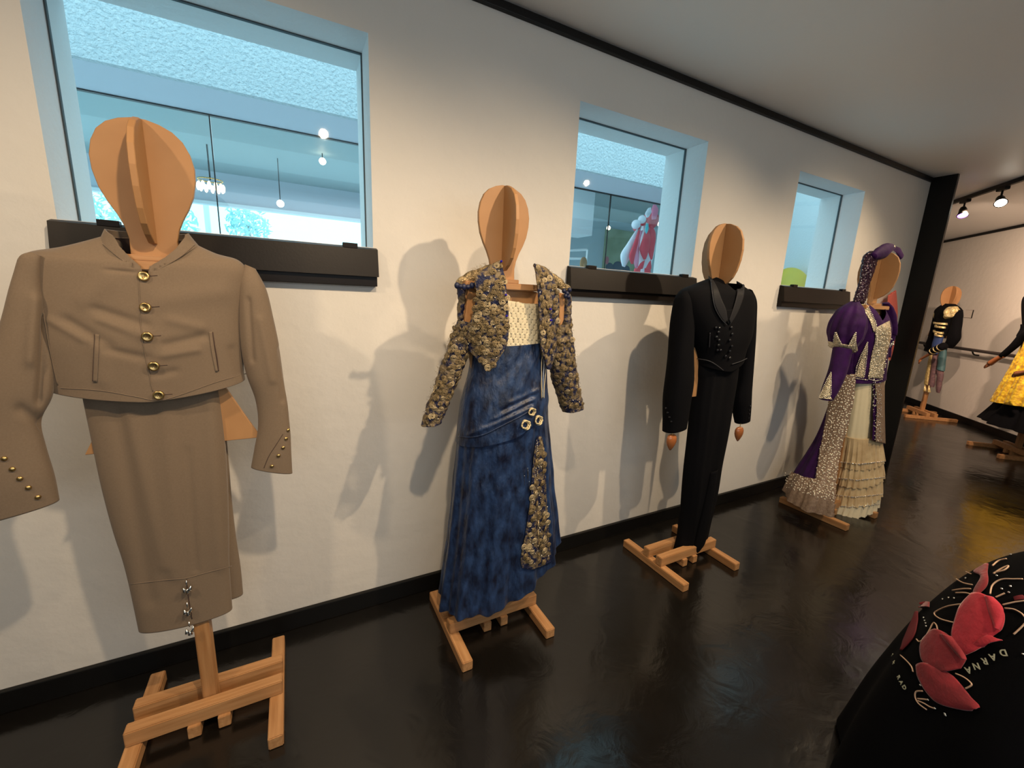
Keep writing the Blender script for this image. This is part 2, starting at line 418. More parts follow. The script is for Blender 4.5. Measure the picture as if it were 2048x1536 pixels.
# floor / ceiling share an outline
OUT = [(-4, -4.4), (3.9, -4.4), (12.2, 3.86), (11.2, 2.75), (5.42, WT), (-4, WT)]
OUT = [(-4, -4.4), (4.1, -4.4), (12.2, 3.7), (11.9, 3.4), (5.42, WT), (-4, WT)]
tag(obj('floor', prism([(x, y, -.05) for x, y in OUT], (0, 0, 1), .1), K['floor']), kind='structure')
tag(obj('ceiling', prism([(x, y, HC + .05) for x, y in OUT], (0, 0, 1), .1), K['ceil']), kind='structure')
# far wall at 45 degrees, divider behind the column, unseen closing walls
def wallseg(name, a, b, z0, z1, th, m, side=1):
    a, b = V((*a, 0)), V((*b, 0)); d = (b - a).normalized(); n = V((-d.y, d.x, 0)) * side
    mid = (a + b) / 2 + n * th / 2 + V((0, 0, (z0 + z1) / 2))
    o = obj(name, obox(mid, (d, n, V((0, 0, 1))), ((b - a).length / 2, th / 2, (z1 - z0) / 2), 0), m); o['kind'] = 'structure'; return o
wallseg('wall_far', (3.98, -4.4), (11.9, 3.52), 0, HC, .2, K['wall'], -1)
wallseg('wall_back', (5.45, .10), (11.8, 3.25), 0, HC + .3, .15, K['stucco'], 1)
wallseg('wall_right', (-4, -4.3), (4.2, -4.3), 0, HC, .1, K['wall'], -1)
wallseg('wall_near', (-3.95, WT), (-3.95, -4.4), 0, HC, .1, K['wall'], -1)
# black column at the end of the left wall
tag(obj('trim_1', bx((5.20, -.175, 0), (5.235, .0, HC), .003), K['black']), kind='structure')
# picture rail and baseboards
tag(obj('trim_2', bx((-3.9, -.022, HC - .040), (5.2, 0, HC - .006), .003), K['black']), kind='structure')
tag(obj('baseboard_left', bx((-3.9, -.02, 0), (5.2, 0, .085), .004), K['black']), kind='structure')
A45 = V((1, 1, 0)).normalized(); N45 = V((-1, 1, 0)).normalized(); UP = V((0, 0, 1))
def farp(s, out, z): return V((8.38, 0, 0)) + A45 * s + N45 * out + UP * z
def farbox(s0, s1, o0, o1, z0, z1, bev=.003): return obox(farp((s0 + s1) / 2, (o0 + o1) / 2, (z0 + z1) / 2), (A45, N45, UP), ((s1 - s0) / 2, (o1 - o0) / 2, (z1 - z0) / 2), bev)
tag(obj('baseboard_far', farbox(-5.5, 4.4, 0, .02, 0, .085), K['black']), kind='structure')
tag(obj('trim_3', farbox(-5.5, 4.4, 0, .025, HC - .035, HC), K['black']), kind='structure')
# windows: gasket, two-sided reveal, pane, blind box below
for i, (a, b) in enumerate(WIN):
    w = root('window_%d' % (i + 1), (a, 0, ZS), kind='structure')
    bm = bmesh.new(); g = .0045
    box(bm, (a, .155, ZS), (a + g, .168, ZT)); box(bm, (b - g, .155, ZS), (b, .168, ZT)); box(bm, (a + g, .155, ZT - g), (b - g, .168, ZT))
    obj('gasket', bm, K['grey'], w)
    obj('glass_pane', bx((a + g, .159, ZS), (b - g, .165, ZT - g)), K['glass'], w)
    # tilted brown panel and lower strip
    bm = bmesh.new(); e = .012
    prof = [(-.004, ZS + .002), (-.034, ZS - .006), (-.052, 1.556), (-.004, 1.556)]
    pa = [bm.verts.new((a - e, y, z)) for y, z in prof]; pb = [bm.verts.new((b + e, y, z)) for y, z in prof]
    bm.faces.new(pa); bm.faces.new(pb[::-1])
    for k in range(4): bm.faces.new((pa[k], pb[k], pb[(k + 1) % 4], pa[(k + 1) % 4]))
    bmesh.ops.recalc_face_normals(bm, faces=bm.faces)
    obj('sill_panel', bm, K['box'], w)
    obj('sill_rail', bx((a - .008, -.034, 1.518), (b + .008, 0, 1.558), .002), K['box'], w)
    obj('sill_board', bx((a + .001, -.004, ZS - .01), (b - .001, .15, ZS + .004)), K['reveal'], w)
    for x in (a + .10, b - .12): obj('bracket', bx((x, -.036, ZS - .008), (x + .055, -.01, ZS + .012), .002), K['box'], w)

#=====================================================================  OUTSIDE: courtyard and the gallery across it
tag(obj('courtyard_ground', prism([(x, y, -.06) for x, y in [(-5, WT), (5.42, WT + .15), (11.9, 3.6), (11.9, 9), (-5, 9)]], (0, 0, 1), .1), K['stucco']), kind='structure')
tag(obj('trim_4', bx((-4, 2.0, 2.835), (6.6, 2.05, 3.9)), K['stucco']), kind='structure')             # fascia
tag(obj('trim_5', bx((-4, 2.05, 2.838), (6.6, 2.62, 2.9)), K['soffit']), kind='structure')          # soffit
tag(obj('wall_courtyard_end', bx((6.6, 1.0, 0), (6.75, 2.62, 3.9)), K['reveal']), kind='structure')
tag(obj('ceiling_gallery', bx((-4, 2.62, 3.30), (11, 7.3, 3.4)), mat('gallery_ceiling', (.30, .37, .38, 1), .55, bump=(6, .3, .02, 'noise'))), kind='structure')
tag(obj('trim_6', bx((-4, 7.0, 2.80), (3.6, 7.25, 3.30)), K['soffit']), kind='structure')
tag(obj('trim_7', bx((-4, 6.94, 2.77), (3.6, 7.0, 2.83), .01), K['white']), kind='structure')
tag(obj('wall_gallery', bx((3.6, 6.0, 0), (11, 6.2, 3.3)), K['galwall']), kind='structure')
tag(obj('trim_8', bx((2.62 * 0 - 4, 2.60, 0), (-.495 - .006, 2.612, 2.835)), K['glass']), kind='structure') if 0 else None
tag(obj('trim_8', bx((-4, 2.60, 2.829), (6.6, 2.64, 2.834)), K['black']), kind='structure')
gw = root('window_4', (-4, 2.62, 0), kind='structure')
for a, b in ((-3.9, -1.9), (-1.89, -.50), (-.49, 1.6), (1.61, 3.7), (3.71, 6.55)):
    obj('glass_panel', bx((a, 2.62, 0), (b, 2.63, 2.86)), K['glass'], gw)
    obj('glass_joint', bx((b, 2.618, 0), (b + .008, 2.632, 2.84)), K['black'], gw)
# bulkhead, pendant lamps, chandelier, ceiling panel, picture in the gallery across
tag(obj('bulkhead', bx((4.02, 4.0, 2.56), (4.52, 4.4, 3.28), .005), K['white']), kind='structure')
def pendant(x, y, z, r, label):
    t = root('pendant_lamp', (x, y, 3.3), label, 'lamp', 'small warm lamps in the gallery across the courtyard')
    obj('cord', tube([(x, y, 3.3), (x, y, z + r)], .006, 5), K['black'], t)
    obj('bulb', ball(r, 12, 8, c=(x, y, z)), emis('warm_bulb', (1, .82, .6, 1), 6), t, True)
    return t
pendant(.50, 4.85, 3.20, .045, 'round warm lamp high on the gallery ceiling beyond the left window')
pendant(-.045, 5.5, 2.69, .05, 'small drop-shaped lamp hanging above the bright strip beyond the left window')
pendant(5.02, 4.2, 2.76, .035, 'small pinkish lamp beyond the middle window beside the white bulkhead')
pendant(6.05, 4.0, 2.92, .055, 'small cream lamp right of the striped dress beyond the middle window')
ch = root('chandelier', (-.86, 5.4, 3.3), 'ring chandelier of glowing bulbs beyond the left window', 'chandelier')
obj('stem', tube([(-.86, 5.4, 3.3), (-.86, 5.4, 2.86)], .01, 6), K['black'], ch)
bm = bmesh.new()
for k in range(24): a = 2 * PI * k / 24; p0 = V((-.86 + .14 * math.cos(a), 5.4 + .14 * math.sin(a), 2.86)); tube([p0, V((-.86 + .14 * math.cos(a + .26), 5.4 + .14 * math.sin(a + .26), 2.86))], .008, 5, bm)
obj('ring', bm, K['brass'], ch, True)
bl = proto('bulb', lambda: ball(.032, 8, 6, sc=(.7, .7, 1.7)), emis('chandelier_bulb', (1, .80, .5, 1), 3.2))
for k in range(12):
    a = 2 * PI * k / 12; o = bpy.data.objects.new('bulb', bl); C.objects.link(o); place(o, ch, (-.86 + .14 * math.cos(a), 5.4 + .14 * math.sin(a), 2.77))
# picture
pc = root('picture', (6.85, 5.99, 2.6), 'olive painting with dark figures on the gallery wall beyond the middle window', 'painting')
obj('canvas', bx((6.42, 5.95, 2.10), (7.9, 6.0, 3.12)), mat('olive_paint', srgb(120, 130, 95), .7, var=(3, srgb(150, 160, 130), 4, .2)), pc)
for k, (x, z, r) in enumerate([(6.6, 2.28, .12), (6.85, 2.3, .16), (7.1, 2.25, .13)]):
    bm = ball(r, 12, 8, c=(x, 5.95, z), sc=(1, .08, .8)); obj('painted_figure', bm, mat('dark_paint', srgb(45, 60, 80), .7), pc, True)
for k, (x, z, r) in enumerate([(6.5, 2.42, .07), (6.95, 2.45, .06)]):
    bm = ball(r, 12, 8, c=(x, 5.94, z), sc=(.8, .08, 1.3)); obj('painted_patch', bm, mat('pink_paint', srgb(170, 90, 100), .7), pc, True)
# white frame stand left in the middle window
fs = root('display_frame', (4.6, 5.0, 0), 'white display frame seen low beyond the middle window', 'frame')
for a, b in (((5.20, 5, 0), (5.20, 5, 2.47)), ((5.20, 5, 2.47), (4.55, 5.3, 2.40)), ((5.20, 5, 2.30), (4.55, 5.3, 2.27))):
    obj('bar', tube([a, b], .022, 4), K['white'], fs)
# trees and post outside the far bright opening
tag(obj('white_post', bx((-1.45, 9.0, 0), (-1.36, 9.1, 4.2), .01), K['white']), 'white post outside the bright opening beyond the left window', 'post')
def tree(x, y, z, r, label, seed):
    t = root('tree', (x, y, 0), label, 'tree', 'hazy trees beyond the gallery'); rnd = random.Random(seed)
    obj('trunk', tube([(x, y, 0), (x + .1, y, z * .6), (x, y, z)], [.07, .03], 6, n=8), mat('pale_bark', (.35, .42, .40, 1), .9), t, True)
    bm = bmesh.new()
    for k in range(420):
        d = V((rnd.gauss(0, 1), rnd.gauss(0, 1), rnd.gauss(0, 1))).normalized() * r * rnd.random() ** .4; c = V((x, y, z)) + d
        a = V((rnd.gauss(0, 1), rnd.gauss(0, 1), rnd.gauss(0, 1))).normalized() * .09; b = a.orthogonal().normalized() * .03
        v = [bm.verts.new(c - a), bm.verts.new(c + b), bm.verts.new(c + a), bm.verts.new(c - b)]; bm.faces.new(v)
    obj('foliage', bm, mat('leaf_with_haze', (.42, .72, .72, 1), .8), t, kind='stuff')  # leaf colour is paled so that it carries the haze
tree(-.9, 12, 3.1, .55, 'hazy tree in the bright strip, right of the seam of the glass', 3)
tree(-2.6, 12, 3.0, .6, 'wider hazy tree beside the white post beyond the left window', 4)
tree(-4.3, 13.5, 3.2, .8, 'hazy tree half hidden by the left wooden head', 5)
# yellow dome in the courtyard, right window
yt = P(1583, 535, 1.75)
dm = root('yellow_dome', (yt.x, 1.75, 0), 'smooth yellow-green rounded garden sculpture beyond the right window', 'sculpture')
obj('body', ball(1, 32, 20, c=(yt.x, 1.75, yt.z - .55), sc=(.33, .33, .55)), mat('lime_yellow_paint', srgb(215, 185, 60), .6, var=(4, srgb(190, 165, 60), 4, .3)), dm, True)
obj('foot', tube([(yt.x, 1.75, 0), (yt.x, 1.75, yt.z - .9)], .2, 20), K['stucco'], dm)

# red and white costume beyond the middle window
FD = fig(4.7, 3.1)
rs = root('striped_costume', (4.75, 3.1, 0), 'red and white petal-striped costume with pompoms beyond the middle window', 'costume')
RED = mat('red_fabric', srgb(215, 50, 70), .7, sheen=.2); WHT = mat('pale_fabric', srgb(225, 225, 235), .7, sheen=.2); TEA = mat('teal_fabric', srgb(90, 190, 200), .7)
def petal(name, rows, m, e=2, r=.5, dy=0): Loft(FD, rows, 20, 24, e, r, dy=dy).build(name, m, rs, .0, capt=True, capb=True)
petal('skirt_core', [((1284, 452), (1306, 440)), ((1276, 480), (1311, 470)), ((1268, 505), (1310, 500)), ((1272, 530), (1304, 525)), ((1272, 560), (1302, 560)), ((1240, 650), (1330, 650)), ((1200, 770), (1360, 770))], WHT, r=.6)
for row, m_, dy in [([((1292, 455), (1297, 452)), ((1285, 478), (1301, 476)), ((1279, 500), (1298, 500)), ((1287, 520), (1292, 518))], RED, .22),
                ([((1300, 452), (1304, 450)), ((1298, 470), (1312, 468)), ((1296, 500), (1309, 498)), ((1301, 520), (1305, 518))], RED, .22),
                ([((1303, 418), (1308, 412)), ((1296, 436), (1318, 432)), ((1294, 450), (1316, 446)), ((1303, 460), (1306, 458))], RED, .12),
                ([((1296, 417), (1302, 414)), ((1290, 428), (1303, 424)), ((1293, 436), (1297, 434))], WHT, .3),
                ([((1306, 410), (1312, 409)), ((1303, 422), (1317, 420)), ((1303, 440), (1312, 438))], mat('pink_fabric', srgb(235, 130, 160), .7), .2),
                ([((1272, 460), (1277, 457)), ((1254, 488), (1271, 486)), ((1241, 510), (1262, 512)), ((1244, 532), (1250, 534))], WHT, .1),
                ([((1276, 462), (1281, 460)), ((1266, 490), (1276, 488)), ((1258, 512), (1270, 512)), ((1262, 528), (1267, 528))], RED, .2),
                ([((1280, 462), (1286, 460)), ((1276, 485), (1280, 483)), ((1268, 520), (1278, 520)), ((1270, 536), (1276, 534))], mat('rose_fabric', srgb(225, 150, 180), .7), .16),
                ([((1292, 448), (1297, 446)), ((1290, 462), (1297, 458)), ((1292, 468), (1294, 466))], TEA, .3),
                ([((1280, 528), (1290, 520)), ((1272, 540), (1286, 536)), ((1266, 552), (1280, 552)), ((1250, 700), (1275, 700))], RED, .25),
                ([((1296, 528), (1302, 520)), ((1290, 540), (1303, 536)), ((1288, 552), (1302, 552)), ((1280, 700), (1310, 700))], RED, .25)]:
    petal('petal', row, m_, dy=dy)
for (x, y, r_, m_) in [(1272, 449, .065, WHT), (1284, 439, .058, WHT), (1273, 455, .055, RED), (1285, 445, .05, RED), (1294, 436, .06, RED)]:
    p = P(x, y, 2.95 if m_ is WHT else 3.05); obj('pompom', ball(r_, 14, 10, c=p), m_, rs, True)
obj('stand_pole', tube([P(1290, 500, 3.1), V((P(1290, 500, 3.1).x, 3.1, 0))], .03, 8), K['wood'], rs)
sh = root('small_wooden_head', (4.75, 4.4, 0), 'tiny wooden display head seen low in the middle window', 'display head')
hp = P(1167, 527, 4.4); obj('head_board', ball(.1, 14, 10, c=hp, sc=(.8, .2, 1.15)), K['mdf'], sh, True)
obj('pole', tube([hp, (hp.x, 4.4, 0)], .03, 6), K['wood'], sh)

#=====================================================================  MANNEQUIN STANDS
def stand(F, label, w=.42, hip=True, arms=True, hands=(), zt=1.915, sbar=True, postx=0, zneck=1.54, fin=.115, footlen=.46, cw=None):
    o, ex, fr = F['o'], F['ex'], F['fr']
    t = root('mannequin_stand', o, label, 'mannequin', 'wooden mannequin stands')
    def Q(a, b, z): return o + ex * a + fr * b + UP * z
    hw = w / 2; ax = (ex, fr, UP)
    for s in (-1, 1): obj('foot_bar', obox(Q(s * hw, 0, .0225), ax, (.0225, footlen / 2, .0225), .003), K['woody'], t)
    cl = cw or w + .04
    for s in (-1, 1): obj('cross_bar', obox(Q(0, s * .047, .072), ax, (cl / 2, .021, .027), .003), K['woodx'], t)
    for s in (-1, 1): obj('peg', obox(Q(s * .042, .005, .025), ax, (.018, .074, .022), .002), K['woody'], t)
    obj('post', obox(Q(postx, 0, .78), ax, (.021, .024, .76), .003), K['wood'], t)
    # torso board, neck and head cut from one board
    prof = [(1.01, .214), (1.10, .170), (1.19, .128), (1.30, .120), (1.44, .165), (1.50, .175), (1.525, .165), (1.535, .055)] if hip else [(1.19, .12), (1.44, .165), (1.50, .175), (1.525, .165), (1.535, .055)]
    hd = [(1.61, .052), (1.64, .058), (1.67, .070), (1.70, .086), (1.735, .100), (1.775, .108), (1.81, .109), (1.845, .102), (1.875, .088), (1.895, .068), (1.908, .042), (1.915, .015)]
    hd = [(z + (zt - 1.915), x) for z, x in hd]
    pts = [V((-x, z, 0)) for z, x in prof + hd] + [V((x, z, 0)) for z, x in (prof + hd)[::-1]]
    obj('front_board', prism([Q(p.x, 0, p.y) for p in pts], fr, .015, .0015), K['mdf'], t)
    k = fin / .115
    fp = [(1.60, .03), (1.62, .060), (1.645, .083), (1.68, .100), (1.73, .112), (1.78, .116), (1.83, .110), (1.87, .092), (1.895, .065), (1.911, .03)]
    fp = [(z + (zt - 1.915), y * k) for z, y in fp]
    for s, nm in ((1, 'face_board'), (-1, 'back_board')):
        poly = [Q(0, s * .0075, fp[0][0])] + [Q(0, s * y, z) for z, y in fp] + [Q(0, s * .0075, 1.914 + zt - 1.915)]
        obj(nm, prism(poly, ex, .015, .0015), K['mdf'], t)
    if sbar: obj('shoulder_bar', obox(Q(0, .02, zneck), ax, (.17, .022, .013), .003), K['woodx'], t); obj('neck_block', obox(Q(0, .02, zneck + .02), ax, (.06, .016, .008), .002), K['woodx'], t)
    if arms:
        for s in (-1, 1):
            a, b = Q(s * .185, .0, 1.51), Q(s * .235, .02, 1.20); d = (b - a).normalized()
            obj('arm', obox((a + b) / 2, (ex, fr, d), (.024, .008, (b - a).length / 2), .003, .7), K['wood'], t)
    for (px, py, sc, yy) in hands:
        c = PN(px, py, o + fr * yy, fr)
        bm = bmesh.new(); rows = [(.034, .003), (.031, .018), (.024, .028), (.010, .034), (-.010, .034), (-.028, .027), (-.045, .016), (-.058, .005)]
        rings = [[bm.verts.new(c + ex * (r * math.cos(a)) * sc + fr * (r * .55 * math.sin(a)) * sc + UP * (z * sc - (.008 * sc * (1 - min(1, abs(math.cos(a)) * 1.6)) if z > .02 else 0))) for a in [2 * PI * q / 16 for q in range(16)]] for z, r in rows]
        for A_, B_ in zip(rings, rings[1:]):
            for q in range(16): bm.faces.new((A_[q], B_[q], B_[(q + 1) % 16], A_[(q + 1) % 16]))
        bm.faces.new(rings[0]); bm.faces.new(rings[-1][::-1]); bmesh.ops.recalc_face_normals(bm, faces=bm.faces)
        h = obj('hand', bm, K['hand'], t, True)
        obj('wire_hook', tube([c + UP * .03 * sc, c + UP * .05 * sc + ex * .004, c + UP * .12 * sc], .0022, 5), K['brass'], h)
    return t

#--------------------------------------------------------------------- first: taupe suit
F1 = fig(-.325, -.32)
stand(F1, 'wooden mannequin stand wearing the taupe short jacket, nearest the left edge', w=.40)
def soft(a, sc, seed=0):
    return lambda u, t, p: a * noise.noise(V((p.x * sc, p.y * sc + seed, p.z * sc * .7)))
def vfold(a, k, ph=0, grow=True, rough=.4, top=0):
    """hanging folds round a skirt or leg"""
    def f(u, t, p):
        g = (t if grow else 1); g = max(0, (g - top) / (1 - top))
        x = u * k * 2 * PI + ph + 1.3 * noise.noise(V((u * 5, t * 1.2, ph)))
        return a * g * (math.sin(x) * .7 + rough * math.sin(x * 2.3 + 1.7 + t) )
    return f
tr = root('trousers', F1['o'] + V((0, 0, .4)), 'taupe straight trousers hanging below the short jacket', 'trousers')
cre = [((330, 800), (352, 1150), 14, .006), ((232, 820), (300, 1200), 16, -.005), ((375, 900), (392, 1140), 5, -.004), ((260, 830), (330, 1130), 14, .005), ((420, 800), (440, 1130), 14, .005)]
bk = Loft(F1, [((300, 770), (443, 762)), ((310, 900), (458, 880)), ((330, 1000), (465, 980)), ((350, 1100), (473, 1070)), ((370, 1160), (480, 1130)), ((378, 1212), (485, 1182))], 50, 70, 2.6, .30, fold=soft(.006, 5, 3), dy=-.045)
bk.build('leg', K['taupe'], tr, inner=K['taupe_dark'], label='back trouser leg, its hem higher and to the right')
fl = Loft(F1, [((172, 775), (440, 758)), ((190, 860), (452, 850)), ((213, 970), (457, 960)), ((238, 1070), (461, 1050)), ((256, 1130), (463, 1110)), ((270, 1190), (466, 1150)), ((285, 1268, )[:2], (468, 1205), {'d': (0, -.006)})], 110, 130, 2.7, .26, fold=soft(.006, 4), creases=cre)
fr_leg = fl.build('leg', K['taupe'], tr, inner=K['taupe_dark'], label='front trouser leg with a slit at its hem')
cord('hem_seam', fl.bvh, [(262, 1168), (330, 1160), (372, 1156), (410, 1146), (463, 1132)], .0012, K['taupe'], fr_leg, off=.0004)
cord('hem_slit', fl.bvh, [(373, 1158), (377, 1195), (384, 1238)], .0016, K['taupe_dark'], fr_leg, off=0)
bell = proto('silver_drop', lambda: Loft_cone(), K['silver']) if 0 else None
def drop_mesh():
    bm = bmesh.new(); tube([(0, 0, .006), (0, 0, .002), (0, 0, -.009), (0, 0, -.012)], [.001, .003, .0068, .002], 10, bm); return bm
drp = proto('silver_drop', drop_mesh, K['silver'])
for i, (x, y) in enumerate([(373, 1160), (375, 1204), (379, 1243)]):
    p, nn = hit(fl.bvh, x, y); b0 = obj('tassel_bar', tube([p + nn * .006 + UP * .004, p + nn * .010 - UP * .012], .0022, 8), K['silver'], fr_leg, True)
    for (dx, dz) in ((-.008, -.022), (.009, -.020), (.001, -.030)):
        o = bpy.data.objects.new('silver_drop', drp); C.objects.link(o); place(o, fr_leg, p + nn * .012 + V((dx, 0, dz)), (random.uniform(-.3, .3), dx * 30, 0))

jk = root('jacket', F1['o'] + V((0, 0, 1.2)), 'taupe short buttoned jacket with stand collar, closest to the camera', 'jacket')
jcre = [((190, 618), (290, 650), 9, -.006), ((200, 640), (286, 672), 7, .004), ((130, 640), (215, 690), 10, -.006), ((215, 540), (276, 546), 4, -.004), ((330, 690), (410, 672), 9, -.006),
        ((325, 712), (395, 700), 7, .004), ((215, 700), (290, 716), 8, -.005), ((340, 640), (400, 655), 10, .004), ((100, 640), (170, 680), 8, .004), ((305, 752), (350, 742), 7, -.004), ((200, 690), (205, 760), 14, .004),
        ((282, 560), (306, 780), 3, .0018), ((275, 560), (299, 780), 4, -.0015), ((320, 600), (440, 585), 22, .005), ((215, 560), (170, 600), 20, .005), ((465, 700), (480, 745), 10, -.004)]
jb = Loft(F1, [((214, 470), (378, 480), {'r': .5, 'd': (0, -.062), 'b': 0}), ((140, 492), (440, 508), {'r': .32, 'd': (0, -.028)}), ((84, 503), (490, 522), {'r': .26, 'd': (0, -.014)}), ((64, 522), (512, 545), {'r': .27}), ((70, 565), (508, 580), {'r': .30}),
        ((76, 620), (500, 630), {'r': .33}), ((88, 680), (500, 680), {'r': .36}), ((102, 730), (502, 722), {'r': .36, 'd': (0, -.008)}), ((116, 780), (503, 752), {'r': .36, 'd': (0, -.040)})],
        170, 150, 2.5, .33, fold=soft(.006, 6, 9), creases=jcre, wk=.8)
NK = [(220, 440), (226, 472), (238, 492), (258, 513), (281, 533), (283, 550), (296, 550), (299, 533), (330, 515), (352, 497), (370, 474), (376, 440)]
NK2 = [(214, 440), (218, 478), (232, 500), (254, 521), (276, 538), (282, 551), (297, 551), (304, 540), (336, 524), (358, 505), (376, 484), (384, 440)]
jbo = jb.build('body', K['taupe'], jk, inner=K['taupe_dark'], keep=lambda c: not (c.y < F1['o'].y and inpoly(*proj(c), NK2)))
sl = Loft(F1, [((60, 503), (84, 512), {'r': .8}), ((38, 512), (84, 530), {'r': .8}), ((25, 545), (84, 568), {'r': .8}), ((8, 600), (92, 620), {'r': .8}), ((-14, 690), (108, 700), {'r': .65}), ((-34, 770), (112, 785), {'r': .6}), ((-50, 850), (90, 838), {'r': .6}), ((-60, 900), (98, 888), {'r': .55}), ((-72, 980), (112, 940), {'r': .5}), ((-84, 1066), (124, 988), {'r': .42})],
        90, 110, 2.3, .5, fold=soft(.010, 6, 2), dy=.055, creases=[((95, 640), (80, 800), 10, -.012), ((70, 600), (60, 720), 12, .008), ((40, 820), (90, 850), 12, -.008)])
s1 = sl.build('sleeve', K['taupe'], jk, inner=K['taupe_dark'], label='left sleeve in the photo, running out of the frame')
sr = Loft(F1, [((488, 528), (512, 538), {'r': 1.0}), ((478, 562), (533, 580), {'r': .95}), ((478, 620), (547, 640), {'r': .85}), ((484, 690), (559, 700), {'r': .75}), ((495, 750), (569, 760), {'r': .7}), ((510, 800), (577, 808), {'r': .65}), ((515, 850), (581, 858), {'r': .6}), ((509, 895), (583, 902), {'r': .5}), ((503, 935), (586, 945), {'r': .42})],
        70, 110, 2.2, .7, fold=soft(.006, 7, 5), dy=.01, creases=[((497, 600), (505, 720), 5, -.006), ((520, 640), (545, 760), 8, .005), ((560, 700), (566, 800), 6, -.005)])
s2 = sr.build('sleeve', K['taupe'], jk, inner=K['taupe_dark'], label='right sleeve in the photo with five small cuff buttons')
# collar
cl = Loft(F1, [((217, 457), (376, 468), {'r': .52, 'd': (0, -.058)}), ((210, 474), (386, 480), {'r': .54, 'd': (0, -.070)}), ((203, 491), (398, 493), {'r': .55, 'd': (0, -.082)})], 420, 60, 2.2, .55, fold=lambda u, t, p: .005, wk=.85)
cl.build('collar', K['taupe'], jk, .004, keep=lambda c: not (c.y < F1['o'].y and inpoly(*proj(c), NK)))
cord('collar_seam', cl.bvh, [(207, 488), (226, 505), (248, 523), (270, 540)], .0012, K['taupe'], jbo, off=.002)
cord('collar_seam', cl.bvh, [(388, 490), (366, 510), (340, 527), (310, 543)], .0012, K['taupe'], jbo, off=.002)
# front edge, welts, hem seams
cord('front_edge', jb.bvh, [(277, 548), (279, 590), (281, 640), (287, 690), (297, 740), (306, 783)], .0012, K['taupe'], jbo, off=.0008)
for pts in ([(190, 668), (189, 700), (187, 735), (186, 762)], [(425, 664), (429, 690), (434, 718), (437, 742)]):
    cord('pocket_slit', jb.bvh, pts, .0016, K['taupe_dark'], jbo, off=.0003)
for rw in ([((191, 668), (199, 669)), ((189, 715), (197, 716)), ((187, 764), (195, 764))], [((418, 664), (424, 663)), ((422, 700), (429, 700)), ((431, 744), (436, 743))]):
    drape('pocket_welt', jb.bvh, rw, K['taupe'], jbo, off=.0015, th=.002, nu=4, nv=14)
cord('hem_seam', jb.bvh, [(122, 776), (200, 781), (270, 793), (316, 801), (360, 790), (430, 765), (496, 746)], .0011, K['taupe'], jbo, off=.0006)
cord('shoulder_seam', jb.bvh, [(494, 552), (489, 590), (490, 640), (494, 700), (498, 745)], .0011, K['taupe'], jbo, off=.0006)
cord('shoulder_seam', jb.bvh, [(60, 520), (78, 575), (88, 630), (100, 700), (116, 770)], .0011, K['taupe'], jbo, off=.0006)
def button_mesh():
    bm = bmesh.new(); prof = [(.0, .0022), (.0055, .0022), (.0072, .0034), (.0095, .0036), (.0112, .0024), (.0116, 0), (.0116, -.001)]
    rings = [[bm.verts.new((r * math.cos(2 * PI * k / 24), r * math.sin(2 * PI * k / 24), z)) for k in range(24)] for r, z in prof[1:]]
    c = bm.verts.new((0, 0, .0022))
    for k in range(24): bm.faces.new((c, rings[0][k], rings[0][(k + 1) % 24]))
    for a, b in zip(rings, rings[1:]):
        for k in range(24): bm.faces.new((a[k], b[k], b[(k + 1) % 24], a[(k + 1) % 24]))
    return bm
bme = proto('button', button_mesh, K['brass'])
hol = proto('button_hole', lambda: tube([(x, y, .0005) for x, y in ((0, 0), (0, 0))], .001, 6) if 0 else ball(.0011, 6, 4), K['taupe_dark'])
for q in [(288, 553), (292, 615), (295, 673), (308, 732), (318, 790)]:
    b = stud('button', bme, jb.bvh, q, jk, 1.12, .004)
    for dx in (-1, 1):
        for dy in (-1, 1):
            h = bpy.data.objects.new('thread_hole', hol); C.objects.link(h); h.parent = b; h.location = (dx * .0022, dy * .0022, .0024)
    cord('buttonhole', jb.bvh, [(q[0] + 12, q[1] - 1), (q[0] + 27, q[1] - 2)], .0009, K['taupe_dark'], jbo, off=.0004)
sbm = proto('cuff_button', lambda: ball(.0062, 14, 8, sc=(1, 1, .6)), K['brass'])
for q in [(9, 917), (25, 938), (40, 957), (57, 975), (76, 994)]: stud('cuff_button', sbm, sl.bvh, q, s1, 1, .002)
for q in [(576, 860), (572, 877), (566, 895), (557, 911), (544, 932)]: stud('cuff_button', sbm, sr.bvh, q, s2, .95, .002)
cord('cuff_vent', sr.bvh, [(566, 868), (552, 890), (538, 912), (528, 936)], .0010, K['taupe_dark'], s2, off=.0003)

#--------------------------------------------------------------------- second: blue velvet dress with gold bolero
F2 = fig(.755, -.32)
st2 = stand(F2, 'wooden mannequin stand under the blue velvet dress and gold bolero', w=.40, hip=False, arms=False)
dr = root('dress', F2['o'] + V((0, 0, .3)), 'long crushed blue velvet dress with a gold embroidered hem panel', 'dress')
def hem2(u, t, p): return 0
sk = Loft(F2, [((950, 688), (1092, 688), {'r': .55}), ((944, 735), (1092, 735), {'r': .6}), ((930, 790), (1095, 780), {'r': .62}), ((920, 850), (1097, 835), {'r': .62}), ((917, 880), (1098, 862), {'r': .6}),
        ((911, 950), (1103, 930), {'r': .6}), ((901, 1050), (1109, 1010), {'r': .6}), ((890, 1130), (1114, 1062), {'r': .6}), ((884, 1172), (1118, 1100), {'r': .6, 'd': (0, -.045)})],
        220, 190, 2.1, .6, fold=lambda u, t, p: (vfold(.016, 11, .7, rough=.35, top=.26)(u, t, p) + .004 * noise.noise(p * 9)) if t > .26 else .004 * noise.noise(p * 9), wk=.6)
sko = sk.build('skirt', K['velvet'], dr, inner=K['navy'])
for k in range(len(sk.pts[-1])):
    pass
